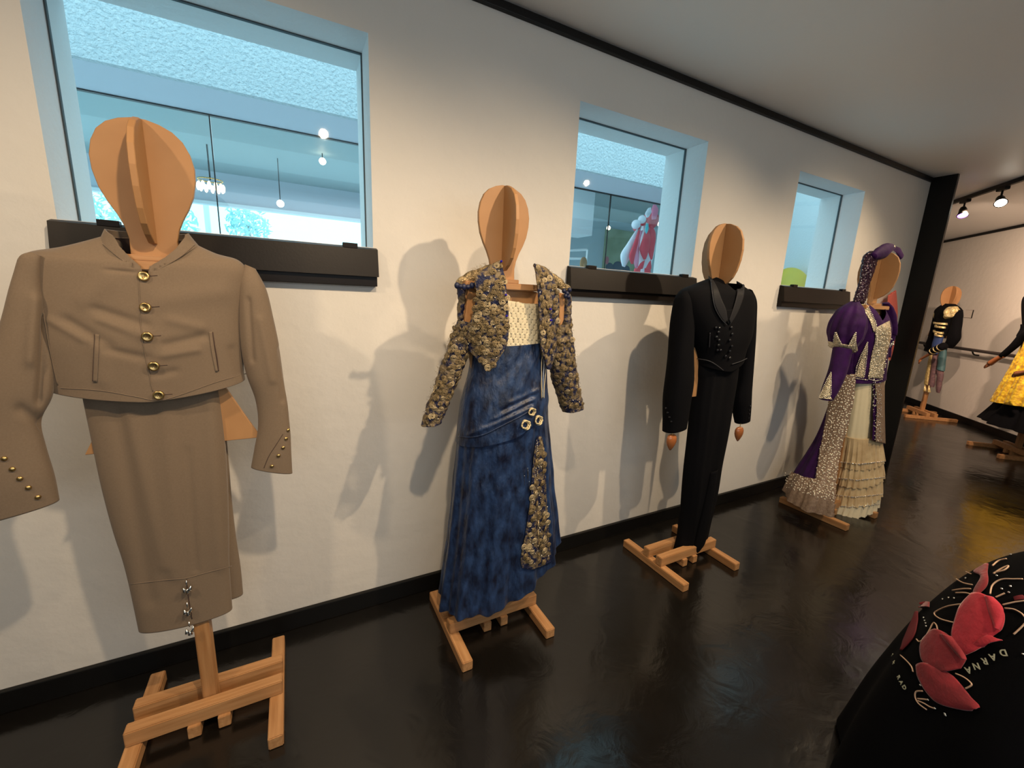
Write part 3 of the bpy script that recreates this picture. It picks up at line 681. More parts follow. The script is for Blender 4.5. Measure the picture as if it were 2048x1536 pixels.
# hip overlay swathe
ov = Loft(F2, [((948, 686), (1090, 684), {'r': .56}), ((943, 735), (1092, 730), {'r': .62}), ((929, 790), (1094, 778), {'r': .64}), ((920, 840), (1096, 800), {'r': .64}), ((916, 872), (1094, 812), {'r': .66, 'd': (0, -.03)})],
        150, 120, 2.1, .62, fold=lambda u, t, p: .006 + .004 * noise.noise(p * 8),
        creases=[((1062, 815), (940, 868), 5, .006), ((1062, 808), (975, 850), 4, -.006), ((1064, 800), (990, 838), 4, .005), ((1066, 792), (1005, 822), 4, -.005), ((1075, 780), (1020, 805), 4, .004), ((1080, 700), (1040, 780), 7, .004), ((1060, 700), (1000, 760), 8, -.004), ((1085, 700), (1060, 790), 4, -.004)])
ov.build('hip_swathe', K['velvet'], dr, inner=K['navy'])
cord('swathe_edge', ov.bvh, [(918, 873), (945, 874), (970, 868), (1000, 853), (1030, 838), (1058, 822)], .0035, K['velvet'], dr, off=.002, n=40)
# cream scalloped yoke
yk = root('blouse', F2['o'] + V((0, 0, 1.35)), 'cream blouse of scalloped rows inside the gold bolero', 'blouse')
yb = Loft(F2, [((985, 596), (1100, 606), {'r': .45, 'd': (0, -.012)}), ((965, 640), (1094, 645), {'r': .5}), ((956, 690), (1092, 690), {'r': .56}), ((950, 712), (1092, 708), {'r': .56})], 80, 40, 2.1, .5)
yb.build('body', K['cream'], yk)
for r_ in range(9):
    y0 = 607 + r_ * 10.2
    for k in range(8 + (r_ % 2)):
        x0 = 1008 + k * 9.0 - (r_ % 2) * 4.5 + random.uniform(-1, 1); yy = y0 + (x0 - 1045) * .06
        drape('scallop', yb.bvh, [((x0 - 4.8, yy - 2), (x0 + 4.8, yy - 2)), ((x0 - 4.9, yy + 5), (x0, yy + 6.5), (x0 + 4.9, yy + 5)), ((x0 - 3.4, yy + 9), (x0, yy + 12), (x0 + 3.4, yy + 9))], K['cream'], yk, off=.002 + .0014 * (9 - r_) * .25, th=.0015, nu=6, nv=5, bulge=.0022)
# bolero
bo = root('bolero', F2['o'] + V((0, 0, 1.4)), 'short gold embroidered bolero with frayed navy trim and slit shoulders', 'jacket')
form = Loft(F2, [((985, 512), (1085, 528), {'r': .6}), ((935, 545), (1118, 560), {'r': .42}), ((915, 568), (1138, 580), {'r': .40}), ((925, 620), (1128, 625), {'r': .46}), ((932, 680), (1112, 680), {'r': .55}), ((938, 740), (1108, 735), {'r': .60}), ((940, 790), (1108, 780), {'r': .6})], 110, 70, 2.1, .5, fold=lambda u, t, p: .012)
FW = lambda p: None
gl = drape('front_panel', form.bvh, [((960, 545), (985, 530), (1001, 522)), ((950, 562), (985, 556), (1008, 552)), ((953, 590), (985, 590), (1013, 588)), ((948, 620), (985, 622), (1016, 620)), ((940, 650), (980, 655), (1017, 655)), ((934, 685), (972, 690), (1013, 688)), ((945, 706), (975, 710), (1003, 708)), ((966, 730), (978, 733), (990, 728)), ((976, 742), (979, 743), (982, 741))], K['goldbase'], bo, th=.006, nu=28, nv=50, wob=.004, label='left front panel in the photo, ending in a point')
gr = drape('front_panel', form.bvh, [((1067, 528), (1085, 538), (1100, 548)), ((1071, 555), (1090, 562), (1108, 566)), ((1075, 590), (1095, 594), (1116, 596)), ((1077, 625), (1095, 628), (1116, 630)), ((1079, 660), (1096, 664), (1112, 664)), ((1080, 692), (1095, 700), (1110, 698)), ((1088, 722), (1096, 728), (1105, 724)), ((1092, 736), (1096, 739), (1100, 737))], K['goldbase'], bo, th=.006, nu=22, nv=50, wob=.004, label='right front panel in the photo')
# shoulder caps
capL = Loft(F2, [((1002, 520), (1004, 528), {'r': 2.5}), ((975, 531), (985, 552), {'r': 1.6}), ((945, 541), (958, 572), {'r': 1.2}), ((918, 556), (925, 578), {'r': 1.2}), ((910, 566), (914, 575), {'r': 1.2})], 30, 30, 2, 1.2, fold=soft(.006, 40, 1))
capL.build('shoulder_cap', K['gold'], bo, 0, capt=True, capb=True)
capR = Loft(F2, [((1066, 532), (1070, 526), {'r': 2.5}), ((1082, 552), (1092, 536), {'r': 1.6}), ((1105, 572), (1115, 552), {'r': 1.3}), ((1125, 582), (1136, 570), {'r': 1.2}), ((1136, 584), (1141, 579), {'r': 1.2})], 30, 30, 2, 1.2, fold=soft(.006, 40, 4))
capR.build('shoulder_cap', K['gold'], bo, 0, capt=True, capb=True)
nf = lambda u, t, p: .005 * noise.noise(p * 45) + .003 * noise.noise(p * 110)
sL = Loft(F2, [((915, 640), (952, 648)), ((905, 668), (948, 682)), ((893, 700), (938, 712)), ((880, 735), (922, 750)), ((867, 775), (907, 786)), ((854, 812), (893, 822)), ((842, 850), (882, 846))], 60, 110, 2.1, .9, fold=nf)
sLo = sL.build('sleeve', K['goldbase'], bo, inner=K['navy'], label='left sleeve in the photo, hanging away from the body')
sR = Loft(F2, [((1110, 648), (1143, 648)), ((1103, 680), (1147, 682)), ((1099, 710), (1150, 712)), ((1101, 745), (1154, 745)), ((1110, 778), (1160, 780)), ((1124, 820), (1168, 817))], 60, 100, 2.1, .8, fold=nf)
sRo = sR.build('sleeve', K['goldbase'], bo, inner=K['navy'], label='right sleeve in the photo')
sLs = Loft(F2, [((913, 572), (931, 576)), ((915, 605), (929, 610)), ((914, 640), (925, 650))], 24, 40, 2, 1.2, fold=nf); sLs.build('sleeve_strip', K['goldbase'], bo)
sRs = Loft(F2, [((1127, 588), (1142, 588)), ((1126, 615), (1143, 618)), ((1122, 648), (1144, 650))], 24, 40, 2, 1, fold=nf); sRs.build('sleeve_strip', K['goldbase'], bo)
sin_ = drape('slit_lining', form.bvh, [((956, 578), (962, 580)), ((945, 620), (958, 625)), ((930, 652), (952, 655))], K['navy'], bo, off=-.03, nu=8, nv=12)
# arms visible through the slits
obj('arm', prism([P(937, 568, -.335), P(960, 572, -.335), P(950, 620, -.335), P(933, 662, -.335), P(926, 658, -.335)], (0, 1, 0), .014, .002), K['wood'], st2)
obj('arm', prism([P(1114, 584, -.335), P(1128, 588, -.335), P(1126, 640, -.335), P(1119, 656, -.335)], (0, 1, 0), .014, .002), K['wood'], st2)
def coil_mesh(turns=2.7, r0=.0025, r1=.0135, tr=.00175, seg=40):
    pts = []
    for k in range(seg):
        f = k / (seg - 1); a = f * turns * 2 * PI; r = r0 + (r1 - r0) * f; pts.append((r * math.cos(a), r * math.sin(a), .002 * (1 - f) + .0008 * math.sin(a * 3)))
    return tube(pts, tr, 5)
coilme = proto('rosette', coil_mesh, K['gold']); beadme = proto('bead', lambda: ball(.0024, 8, 6), K['pearl']); coilme2 = proto('rosette_pale', coil_mesh, mat('paler_gold_thread', (.50, .40, .24, 1), .4, .5, bump=(170, .9, .004, 'noise')))
def gild(bvh, poly, step, parent, sc=1.0, seed=1, pale=.3, jitter=.35, lift=0):
    rnd = random.Random(seed)
    for q in scatter(poly, step, .3, rnd):
        if rnd.random() < .13: continue
        if rnd.random() < .10:
            stud('bead', beadme, bvh, q, parent, 1.1 * sc, .004 + lift); continue
        stud('rosette', coilme2 if rnd.random() < pale else coilme, bvh, q, parent, sc * rnd.uniform(.75, 1.15), .003 + lift, jitter)
gild(form.bvh, [(985, 533), (1001, 526), (1012, 560), (1017, 615), (1016, 660), (1006, 705), (978, 742), (938, 690), (950, 640), (953, 580)], 11.5, gl, 1, 1, .35, .3, .008)
gild(form.bvh, [(1069, 533), (1098, 548), (1114, 590), (1114, 640), (1108, 700), (1095, 736), (1081, 690), (1077, 620)], 11.5, gr, 1, 2, .2, .3, .008)
gild(sL.bvh, [(912, 645), (948, 652), (935, 712), (905, 785), (880, 845), (845, 847), (868, 775), (893, 705)], 11.5, sLo, .9, 3, .25)
gild(sR.bvh, [(1112, 650), (1142, 650), (1150, 720), (1165, 812), (1127, 815), (1104, 745)], 11.5, sRo, .9, 4, .15)
# frayed threads (nobody could count them)
def fray(name, bvh, pts, parent, L_=.012, m=K['gold'], seed=1, per=5):
    rnd = random.Random(seed); bm = bmesh.new()
    for q in pts:
        p, nn = hit(bvh, *q)
        for k in range(per):
            d = (nn * .6 + V((rnd.gauss(0, 1), rnd.gauss(0, .5), rnd.gauss(0, 1)))).normalized() * L_ * rnd.uniform(.4, 1.2)
            s = d.orthogonal().normalized() * .0006; a = p + V((rnd.uniform(-1, 1), 0, rnd.uniform(-1, 1))) * .005
            mid = a + d * .5 + V((0, 0, .002)); bm.faces.new([bm.verts.new(a - s), bm.verts.new(a + s), bm.verts.new(mid + s * .7), bm.verts.new(mid - s * .7)]); 
            bm.faces.new([bm.verts.new(mid - s * .7), bm.verts.new(mid + s * .7), bm.verts.new(a + d)])
    return obj(name, bm, m, parent, kind='stuff')
fray('frayed_thread', sL.bvh, scatter([(908, 642), (950, 650), (937, 715), (905, 790), (880, 849), (842, 850), (862, 775), (890, 700)], 6), bo, seed=2)
fray('frayed_thread', sR.bvh, scatter([(1108, 648), (1146, 648), (1155, 730), (1168, 817), (1124, 820), (1100, 745)], 6), bo, seed=3)
fray('frayed_thread', form.bvh, scatter([(950, 548), (1001, 522), (1018, 620), (1015, 690), (978, 744), (935, 690), (948, 620)], 7), bo, .009, seed=4)
fray('frayed_thread', form.bvh, scatter([(1067, 530), (1102, 548), (1118, 596), (1112, 690), (1096, 738), (1080, 700)], 7), bo, .009, seed=5)
fray('frayed_thread', capL.bvh, scatter([(1002, 520), (960, 530), (912, 560), (914, 575), (955, 572), (1000, 540)], 5), bo, .012, seed=6)
fray('frayed_thread', capR.bvh, scatter([(1067, 530), (1100, 540), (1141, 575), (1136, 584), (1100, 575), (1075, 552)], 5), bo, .012, seed=7)
# navy ruched trim at shoulders
bm = bmesh.new()
for (x, y) in [(914, 571), (921, 573), (928, 574), (936, 574), (944, 571), (952, 569), (957, 566)]:
    p = P(x, y, -.385); ball(.0105, 8, 6, bm, p, (1, .8, random.uniform(.8, 1.2)))
obj('ruched_trim', bm, K['navy'], bo, True)
bm = bmesh.new()
for (x, y) in [(1128, 582), (1134, 587), (1139, 580), (1137, 594), (1131, 592)]: ball(.0105, 8, 6, bm, P(x, y, -.37), (1, .8, 1))
obj('ruched_trim', bm, K['navy'], bo, True)
gem = proto('blue_gem', lambda: ball(.0065, 8, 5, sc=(.8, .6, 1.2)), mat('blue_gem_glass', (.02, .01, .45, 1), .08))
for q in [(1011, 632), (1009, 590), (1096, 640), (1095, 618), (1001, 528)]: stud('blue_gem', gem, form.bvh, q, bo, 1, .016)
# hanging silver cords, clover clasp
cd_ = root('chain_tassel', P(1082, 690, -.45), 'silver and gold cords hanging from the bolero down the blue dress', 'tassel')
for dx in (0, 4, 8): cord('cord', ov.bvh, [(1080 + dx, 686), (1080 + dx, 730), (1079 + dx * .7, 770), (1080 + dx * .5, 796)], .0017, K['rope'] if dx != 4 else K['silver'], cd_, off=.01)
cv = root('knotted_clasp', P(1062, 835, -.45), 'gold cord clasp of three round knots at the dress hip', 'clasp')
def knot():
    bm = bmesh.new()
    for k in range(3):
        pts = [(0.0115 * math.cos(a) * (1 + .25 * math.sin(3 * a + k * 2.1)), .0115 * math.sin(a) * (1 + .25 * math.cos(2 * a + k)), .003 * math.sin(3 * a + k * 2)) for a in [2 * PI * q / 26 for q in range(27)]]
        tube(pts, .0021, 5, bm)
    return bm
kn = proto('knot', knot, K['rope'])
for q, s_ in (((1049, 849), 1.5), ((1061, 822), 1.3), ((1074, 840), 1.5)): stud('knot', kn, ov.bvh, q, cv, s_, .008)
# embroidered panel on the skirt
pan = drape('embroidered_panel', sk.bvh, [((1072, 872), (1077, 870), (1081, 874)), ((1068, 890), (1077, 890), (1086, 895)), ((1064, 925), (1075, 925), (1088, 930)), ((1062, 960), (1075, 960), (1090, 960)), ((1059, 1000), (1075, 1000), (1092, 1000)), ((1053, 1040), (1074, 1040), (1095, 1040)), ((1047, 1080), (1072, 1080), (1097, 1080)), ((1041, 1115), (1070, 1115), (1101, 1108)), ((1043, 1134), (1066, 1136), (1101, 1122))], K['goldbase'], dr, off=.007, th=.003, nu=26, nv=90, wob=.002)
gild(sk.bvh, [(1070, 900), (1086, 900), (1092, 1000), (1098, 1090), (1100, 1118), (1046, 1132), (1046, 1090), (1054, 1040), (1062, 960)], 12, pan, 1.05, 8, .5, .15, .009)
for q in [(1077, 875), (1080, 885), (1083, 897), (1084, 910)]: stud('rosette', coilme2, sk.bvh, q, pan, .5, .01)
joined_beads('beading', sk.bvh, [(1070 + random.uniform(-16, 20) * (y - 860) / 270, y) for y in [880 + k * 3.3 for k in range(75)]], .0021, K['pearl'], pan, off=.011)
for x, y in ((1048, 950), (1054, 935), (1057, 962), (1055, 940)): cord('bugle_bead', sk.bvh, [(x, y), (x, y + 20)], .0012, K['silver'], dr, off=.005)
obj('hem_lining', prism([P(962, 1178, -.36), P(1012, 1168, -.36), P(1010, 1176, -.36), P(972, 1186, -.36), P(966, 1196, -.36)], (0, 1, 0), .003), mat('grey_lining', (.16, .18, .2, 1), .8), dr)

#--------------------------------------------------------------------- third: black suit
F3 = fig(2.0, -.365)
stand(F3, 'wooden mannequin stand wearing the plain black suit', w=.43, postx=.03, hands=((1343, 880, 1.0, .02), (1478, 864, 1.0, .02)))
bt = root('trousers', F3['o'] + V((0, 0, .2)), 'long narrow black trousers tapering to a point at the hem', 'trousers')
b1 = Loft(F3, [((1392, 700), (1478, 700)), ((1388, 760), (1473, 770)), ((1381, 830), (1463, 830)), ((1373, 900), (1450, 900)), ((1367, 980), (1436, 980)), ((1360, 1040), (1424, 1040)), ((1348, 1090), (1414, 1090))], 90, 110, 2.5, .40, fold=soft(.008, 5, 6), creases=[((1430, 720), (1385, 1090), 4, .006), ((1400, 760), (1370, 1080), 8, -.006), ((1455, 760), (1400, 1090), 7, -.006)])
b1.build('leg', K['blackcloth'], bt, inner=K['blackcloth'])
b2 = Loft(F3, [((1420, 940), (1436, 940)), ((1402, 1020), (1424, 1020)), ((1388, 1080), (1412, 1082)), ((1386, 1100), (1402, 1100)), ((1388, 1114), (1390, 1114))], 30, 40, 2.2, .5, dy=.055)
b2.build('hem_point', K['blackcloth'], bt)
b3 = Loft(F3, [((1362, 1000), (1372, 1000)), ((1356, 1050), (1366, 1052)), ((1352, 1082), (1360, 1086))], 20, 20, 2.2, .5, dy=-.08)
b3.build('leg', K['blackcloth'], bt, label='edge of the rear trouser leg')
bj = root('jacket', F3['o'] + V((0, 0, 1.2)), 'short black jacket with braided shawl collar and jet buttons', 'jacket')
bb = Loft(F3, [((1424, 556), (1484, 566), {'r': .55, 'd': (0, -.05)}), ((1392, 570), (1500, 580), {'r': .42, 'd': (0, -.02)}), ((1362, 586), (1508, 596), {'r': .38}), ((1358, 620), (1508, 630), {'r': .42}), ((1372, 670), (1502, 672), {'r': .5}), ((1384, 700), (1492, 700), {'r': .5, 'd': (0, -.02)}), ((1388, 722), (1488, 716), {'r': .5, 'd': (0, -.055)})], 120, 110, 2.4, .42, fold=soft(.007, 6, 8), wk=.8)
bb.build('body', K['blackcloth'], bj, inner=K['blackcloth'])
c1 = Loft(F3, [((1362, 582), (1376, 580), {'r': 1}), ((1349, 596), (1388, 600), {'r': .9}), ((1343, 630), (1390, 640), {'r': .85}), ((1337, 690), (1388, 700), {'r': .8}), ((1331, 750), (1386, 760), {'r': .75}), ((1327, 800), (1380, 810), {'r': .7}), ((1326, 858), (1372, 858), {'r': .65})], 60, 80, 2.3, .8, fold=soft(.007, 7, 3))
q1 = c1.build('sleeve', K['blackcloth'], bj, inner=K['blackcloth'], label='left sleeve in the photo, with cuff buttons')
c2 = Loft(F3, [((1494, 578), (1506, 584), {'r': 1}), ((1490, 595), (1514, 606), {'r': .9}), ((1488, 640), (1513, 645), {'r': .85}), ((1482, 700), (1511, 700), {'r': .8}), ((1472, 760), (1506, 760), {'r': .75}), ((1464, 800), (1503, 800), {'r': .7}), ((1469, 843), (1501, 842), {'r': .65})], 60, 80, 2.3, .8, fold=soft(.006, 7, 1))
q2 = c2.build('sleeve', K['blackcloth'], bj, inner=K['blackcloth'], label='right sleeve in the photo')
drape('collar', bb.bvh, [((1417, 553), (1424, 561)), ((1423, 580), (1433, 578)), ((1426, 605), (1441, 600)), ((1435, 628), (1449, 618)), ((1448, 646), (1453, 640))], K['velvet_black'] if 'velvet_black' in K else K['blacktrim'], bj, off=.006, th=.004, nu=6, nv=24)
drape('collar', bb.bvh, [((1474, 560), (1486, 566)), ((1473, 580), (1487, 580)), ((1469, 600), (1482, 602)), ((1463, 620), (1472, 626)), ((1456, 640), (1459, 648))], K['blacktrim'], bj, off=.006, th=.004, nu=6, nv=24)
for pts in ([(1421, 562), (1423, 590), (1428, 615), (1440, 637), (1452, 650)], [(1485, 568), (1482, 595), (1472, 625), (1458, 648)], [(1393, 716), (1420, 722), (1445, 740)], [(1462, 728), (1480, 722), (1492, 716)], [(1419, 665), (1418, 694)]):
    cord('braid', bb.bvh, pts, .0022, mat('grey_braid', (.03, .03, .036, 1), .6) if 'gb' not in K else K['gb'], bj, off=.006)
jet = proto('jet_bead', lambda: ball(.0085, 10, 6, sc=(1, 1, .7)), K['blackglass'])
for q in [(1431, 655), (1437, 656), (1436, 664), (1432, 674), (1437, 680), (1436, 690), (1434, 700), (1461, 655), (1463, 668), (1458, 680), (1462, 692), (1458, 702), (1440, 700), (1450, 712), (1458, 716)]: stud('jet_bead', jet, bb.bvh, q, bj, 1, .004)
for q in [(1434, 820), (1337, 829)]: pass
for k in range(4): stud('jet_bead', jet, c1.bvh, (1333 + k * 3.2, 816 + k * 9), q1, .7, .003)
for k in range(4): stud('jet_bead', jet, c2.bvh, (1499 - k * .8, 812 + k * 8), q2, .6, .003)
sh3 = root('shirt', F3['o'] + V((0, 0, 1.35)), 'dark shirt front showing in the opening of the black jacket', 'shirt')
drape('front', bb.bvh, [((1446, 620), (1470, 618)), ((1450, 636), (1464, 634)), ((1455, 648), (1458, 648))], K['blackcloth'], sh3, off=.003, nu=6, nv=8)

#--------------------------------------------------------------------- fourth: purple and silver dress
F4 = fig(3.58, -.41)
stand(F4, 'wooden mannequin stand under the purple velvet and cream ruffled dress', w=.42, hip=False, arms=False)
d4 = root('dress', F4['o'] + V((0, 0, .3)), 'purple velvet dress with silver beading over cream ruffled tiers', 'dress')
k4 = Loft(F4, [((1686, 690), (1768, 695), {'r': .6}), ((1674, 750), (1766, 752), {'r': .65}), ((1654, 815), (1765, 818), {'r': .7}), ((1632, 870), (1765, 872), {'r': .72}), ((1606, 915), (1764, 915), {'r': .72}), ((1584, 948), (1762, 950), {'r': .72}), ((1570, 972), (1759, 982), {'r': .72})],
        230, 180, 2.0, .7, fold=vfold(.012, 12, .3, top=.1), wk=.6)
inl = lambda poly: (lambda c: inpoly(*proj(c), poly))
creamp = [(1708, 690), (1744, 690), (1748, 800), (1745, 880), (1768, 885), (1775, 1080), (1640, 1080), (1664, 1000), (1673, 930), (1686, 880), (1700, 810)]
bandp = [(1664, 752), (1712, 748), (1708, 800), (1694, 860), (1682, 900), (1674, 950), (1664, 1080), (1560, 1080), (1558, 945), (1584, 944), (1605, 953), (1631, 958), (1640, 900), (1650, 850), (1658, 800)]
band2 = [(1748, 750), (1780, 750), (1780, 888), (1752, 884), (1754, 800)]
def is_front(c): return True
k4.build('skirt', K['purple'], d4, inner=K['purple'], keep=lambda c: not (inpoly(*proj(c), creamp) and c.y < F4['o'].y + .06))
bandn = Loft(F4, [((1686, 690), (1768, 695), {'r': .61}), ((1673, 750), (1767, 752), {'r': .66}), ((1653, 815), (1766, 818), {'r': .71}), ((1631, 870), (1766, 872), {'r': .73}), ((1604, 915), (1765, 915), {'r': .73}), ((1582, 948), (1763, 950), {'r': .73}), ((1567, 976), (1761, 986), {'r': .74})], 230, 180, 2.0, .7, fold=lambda u, t, p: .005 + vfold(.012, 12, .3, top=.1)(u, t, p), wk=.6)
band = bandn.build('sequin_band', K['bandbase'], d4, keep=lambda c: (inpoly(*proj(c), bandp)) and (c - F4['o']).dot(V((-.8, -.6, 0))) > -.05, label='silver sequinned band down the front edge and round the hem')
bnd2 = bandn.build('sequin_band', K['bandbase'], d4, keep=lambda c: inpoly(*proj(c), band2) and (c - F4['o']).dot(V((0, -1, 0))) > 0, label='narrow sequinned band at the right edge')
# cream satin front and tulle tiers
cs = Loft(F4, [((1697, 752), (1755, 752)), ((1696, 765), (1756, 765)), ((1684, 820), (1756, 820)), ((1670, 876), (1760, 876))], 90, 60, 2.0, .75, fold=vfold(.004, 9, 0), dy=.03)
cs.build('satin_front', K['creamsatin'], d4)
for i, (ya, yb_, La, Ra, Lb, Rb) in enumerate([(862, 918, 1678, 1762, 1664, 1768), (905, 950, 1670, 1764, 1656, 1768), (938, 984, 1664, 1764, 1648, 1764), (972, 1004, 1656, 1762, 1640, 1758)]):
    tl = Loft(F4, [((La, ya), (Ra, ya + 3)), (((La + Lb) / 2, (ya + yb_) / 2), ((Ra + Rb) / 2, (ya + yb_) / 2 + 3)), ((Lb, yb_), (Rb, yb_))], 200, 24, 2.0, .72, fold=vfold(.010, 26, i * 1.3), dy=.045 + .001 * i)
    ti = tl.build('ruffle_tier', K['tulle'] if i < 3 else K['cream'], d4)
    joined_beads('hem_beads', tl.bvh, [(Lb + 6 + (Rb - Lb - 8) * k / 34, yb_ + 12 - abs(k - 17) * .35 - 2) for k in range(35)], .0052, K['sequin'], ti, off=.005)
joined_beads('sequin', bandn.bvh, [q for q in scatter(bandp, 5.2, .5) if q[1] < 1004 and q[0] > 1570 and q[1] < 975 + (q[0] - 1568) * .3], .0052, K['pearl'], band, off=.002)
joined_beads('sequin', bandn.bvh, scatter([(1744, 752), (1762, 752), (1764, 884), (1748, 880)], 5, .5), .0042, K['sequin'], bnd2, off=.002)
# bodice
bd = Loft(F4, [((1712, 604), (1772, 612), {'r': .62, 'd': (0, -.11)}), ((1698, 625), (1778, 632), {'r': .55, 'd': (0, -.07)}), ((1688, 650), (1780, 655), {'r': .6, 'd': (0, -.03)}), ((1686, 700), (1774, 700), {'r': .66}), ((1680, 735), (1770, 735), {'r': .7}), ((1674, 756), (1768, 757), {'r': .72})], 130, 110, 2.1, .6, fold=lambda u, t, p: .010 + .003 * noise.noise(p * 9), wk=.8)
bdo = bd.build('bodice', K['purple'], d4, inner=K['purple'])
def lace(rows, bvh, name='silver_lace', nv=26, nu=10): return drape(name, bvh, rows, K['silverlace'], d4, off=.005, th=.003, nu=nu, nv=nv, wob=.002)
lc = lace([((1749, 656), (1777, 642)), ((1749, 680), (1780, 670)), ((1742, 710), (1772, 705)), ((1738, 735), (1766, 735)), ((1735, 756), (1764, 757))], bd.bvh)
joined_beads('lace_beads', bd.bvh, scatter([(1750, 655), (1777, 645), (1779, 670), (1765, 755), (1737, 755), (1748, 690)], 5.5, .5), .0048, K['pearl'], lc, off=.008)
sp = lace([((1733, 684), (1735, 684)), ((1724, 710), (1731, 712)), ((1716, 735), (1729, 737)), ((1712, 752), (1727, 754))], bd.bvh, nu=6)
joined_beads('lace_beads', bd.bvh, along([(1734, 684), (1722, 710), (1713, 735), (1711, 753), (1727, 755), (1730, 735), (1733, 705), (1734, 684)], 3.4), .0042, K['pearl'], sp, off=.008)
nk = lace([((1702, 604), (1716, 602)), ((1722, 612), (1732, 610)), ((1731, 628), (1740, 628)), ((1740, 645), (1749, 648)), ((1746, 664), (1752, 662))], bd.bvh, 'neck_trim')
joined_beads('lace_beads', bd.bvh, along([(1716, 602), (1732, 610), (1741, 628), (1750, 650), (1752, 690)], 3.4), .0045, K['pearl'], nk, off=.009)
for pl_ in ([(1676, 752), (1682, 745), (1686, 733), (1692, 727), (1698, 731), (1700, 752), (1713, 757), (1735, 760)], [(1737, 758), (1750, 762), (1764, 758)]):
    joined_beads('edge_beads', bd.bvh, along(pl_, 3.2), .0042, K['pearl'], bdo, off=.006)
# sleeves
pf = Loft(F4, [((1700, 604), (1718, 602), {'r': 1}), ((1678, 617), (1728, 618), {'r': 1}), ((1660, 640), (1734, 645), {'r': .95}), ((1655, 664), (1728, 674), {'r': .9}), ((1659, 684), (1714, 696), {'r': .9}), ((1665, 694), (1708, 706), {'r': .9})], 90, 60, 2, .9, fold=lambda u, t, p: .010 * math.sin(PI * t) * math.sin(u * 2 * PI * 9 + 2 * noise.noise(p * 6)) * .6 + .004 * noise.noise(p * 20), dy=.02)
pf_o = pf.build('puff_sleeve', K['purple'], d4)
pc_ = drape('cuff_lace', pf.bvh, [((1658, 682), (1660, 692)), ((1672, 685), (1672, 700)), ((1690, 688), (1692, 706)), ((1704, 688), (1706, 708)), ((1711, 672), (1713, 700))], K['silverlace'], pf_o, off=.006, th=.003, nu=8, nv=30, wob=.003)
for tri in ([(1668, 685), (1674, 664), (1682, 686)], [(1697, 690), (1709, 664), (1706, 690)]):
    drape('cuff_point', pf.bvh, [(tri[1], (tri[1][0] + 1, tri[1][1])), (tri[0], tri[2])], K['silverlace'], pf_o, off=.006, th=.003, nu=6, nv=10)
    joined_beads('cuff_beads', pf.bvh, along([tri[0], tri[1], tri[2]], 3.4), .0042, K['pearl'], pf_o, off=.010)
joined_beads('cuff_beads', pf.bvh, along([(1659, 690), (1675, 696), (1694, 702), (1708, 702)], 3), .003, K['sequin'], pf_o, off=.008)
ls = Loft(F4, [((1666, 692), (1706, 702)), ((1655, 735), (1694, 742)), ((1645, 770), (1680, 776)), ((1639, 797), (1666, 800))], 60, 60, 2, .8, fold=soft(.008, 9), dy=.03)
lso = ls.build('lower_sleeve', K['purple'], d4, inner=K['purple'])
lt = drape('cuff_lace', ls.bvh, [((1662, 746), (1664, 746)), ((1652, 770), (1662, 772)), ((1642, 788), (1660, 790)), ((1640, 797), (1664, 799))], K['silverlace'], lso, off=.004, th=.003, nu=8, nv=16, wob=.002)
joined_beads('cuff_beads', ls.bvh, along([(1641, 795), (1650, 772), (1663, 745), (1661, 790), (1641, 797)], 3.4), .004, K['pearl'], lso, off=.008)
rp = Loft(F4, [((1768, 607), (1776, 605), {'r': 1}), ((1766, 620), (1790, 618), {'r': 1}), ((1766, 645), (1796, 645), {'r': 1}), ((1770, 668), (1792, 672), {'r': 1})], 50, 40, 2, .9, fold=soft(.014, 14), dy=.0)
rp.build('puff_sleeve', K['purple'], d4, capt=True, capb=True)
rl = Loft(F4, [((1771, 668), (1790, 674)), ((1766, 690), (1784, 696)), ((1764, 710), (1783, 716))], 40, 30, 2, .8, fold=soft(.01, 14)); rl.build('lower_sleeve', K['purple'], d4)
bm = bmesh.new()
for k in range(14): ball(.006, 6, 4, bm, P(1776 + (k % 4) * 3.5, 680 + k * 1.2 - (k % 3) * 2, -.46))
obj('cuff_beads', bm, K['sequin'], d4, True, kind='stuff')
# white stick under the right sleeve
obj('white_ribbon', tube([P(1776, 718, -.38), P(1772, 745, -.38), P(1766, 780, -.38)], .006, 6), K['creamsatin'], d4)
# head wear
hw = root('head_covering', F4['o'] + V((0, 0, 1.85)), 'dark sequined hair net tied with a purple velvet bow on the fourth head', 'headdress')
hn = Loft(F4, [((1738, 503), (1756, 508), {'r': .5}), ((1726, 513), (1755, 522), {'r': .5}), ((1722, 535), (1748, 545), {'r': .5}), ((1719, 560), (1739, 570), {'r': .5}), ((1711, 585), (1735, 592), {'r': .5}), ((1706, 603), (1728, 608), {'r': .5})], 50, 60, 2, .5, fold=lambda u, t, p: .003 * math.sin(u * 60) * math.sin(t * 50), dy=.02)
hno = hn.build('net', K['net'], hw)
joined_beads('sequin', hn.bvh, scatter([(1728, 515), (1752, 520), (1745, 550), (1735, 590), (1712, 600), (1722, 550)], 7, .5), .003, K['sequin'], hno, off=.003)
b_a = Loft(F4, [((1740, 507), (1752, 518)), ((1750, 496), (1768, 518)), ((1765, 488), (1781, 510)), ((1782, 489), (1788, 501))], 30, 30, 2, 1.0, dy=.05, fold=soft(.006, 20)); b_a.build('bow_loop', K['purple'], hw, 0, capt=True, capb=True)
b_b = Loft(F4, [((1787, 491), (1785, 500)), ((1800, 495), (1792, 508)), ((1809, 508), (1799, 519))], 30, 24, 2, .7, dy=.05, fold=soft(.005, 20)); b_b.build('bow_loop', K['purple'], hw, 0, capt=True, capb=True)
obj('bow_knot', ball(.014, 10, 8, c=P(1786, 494, -.45)), K['silverlace'], hw, True)
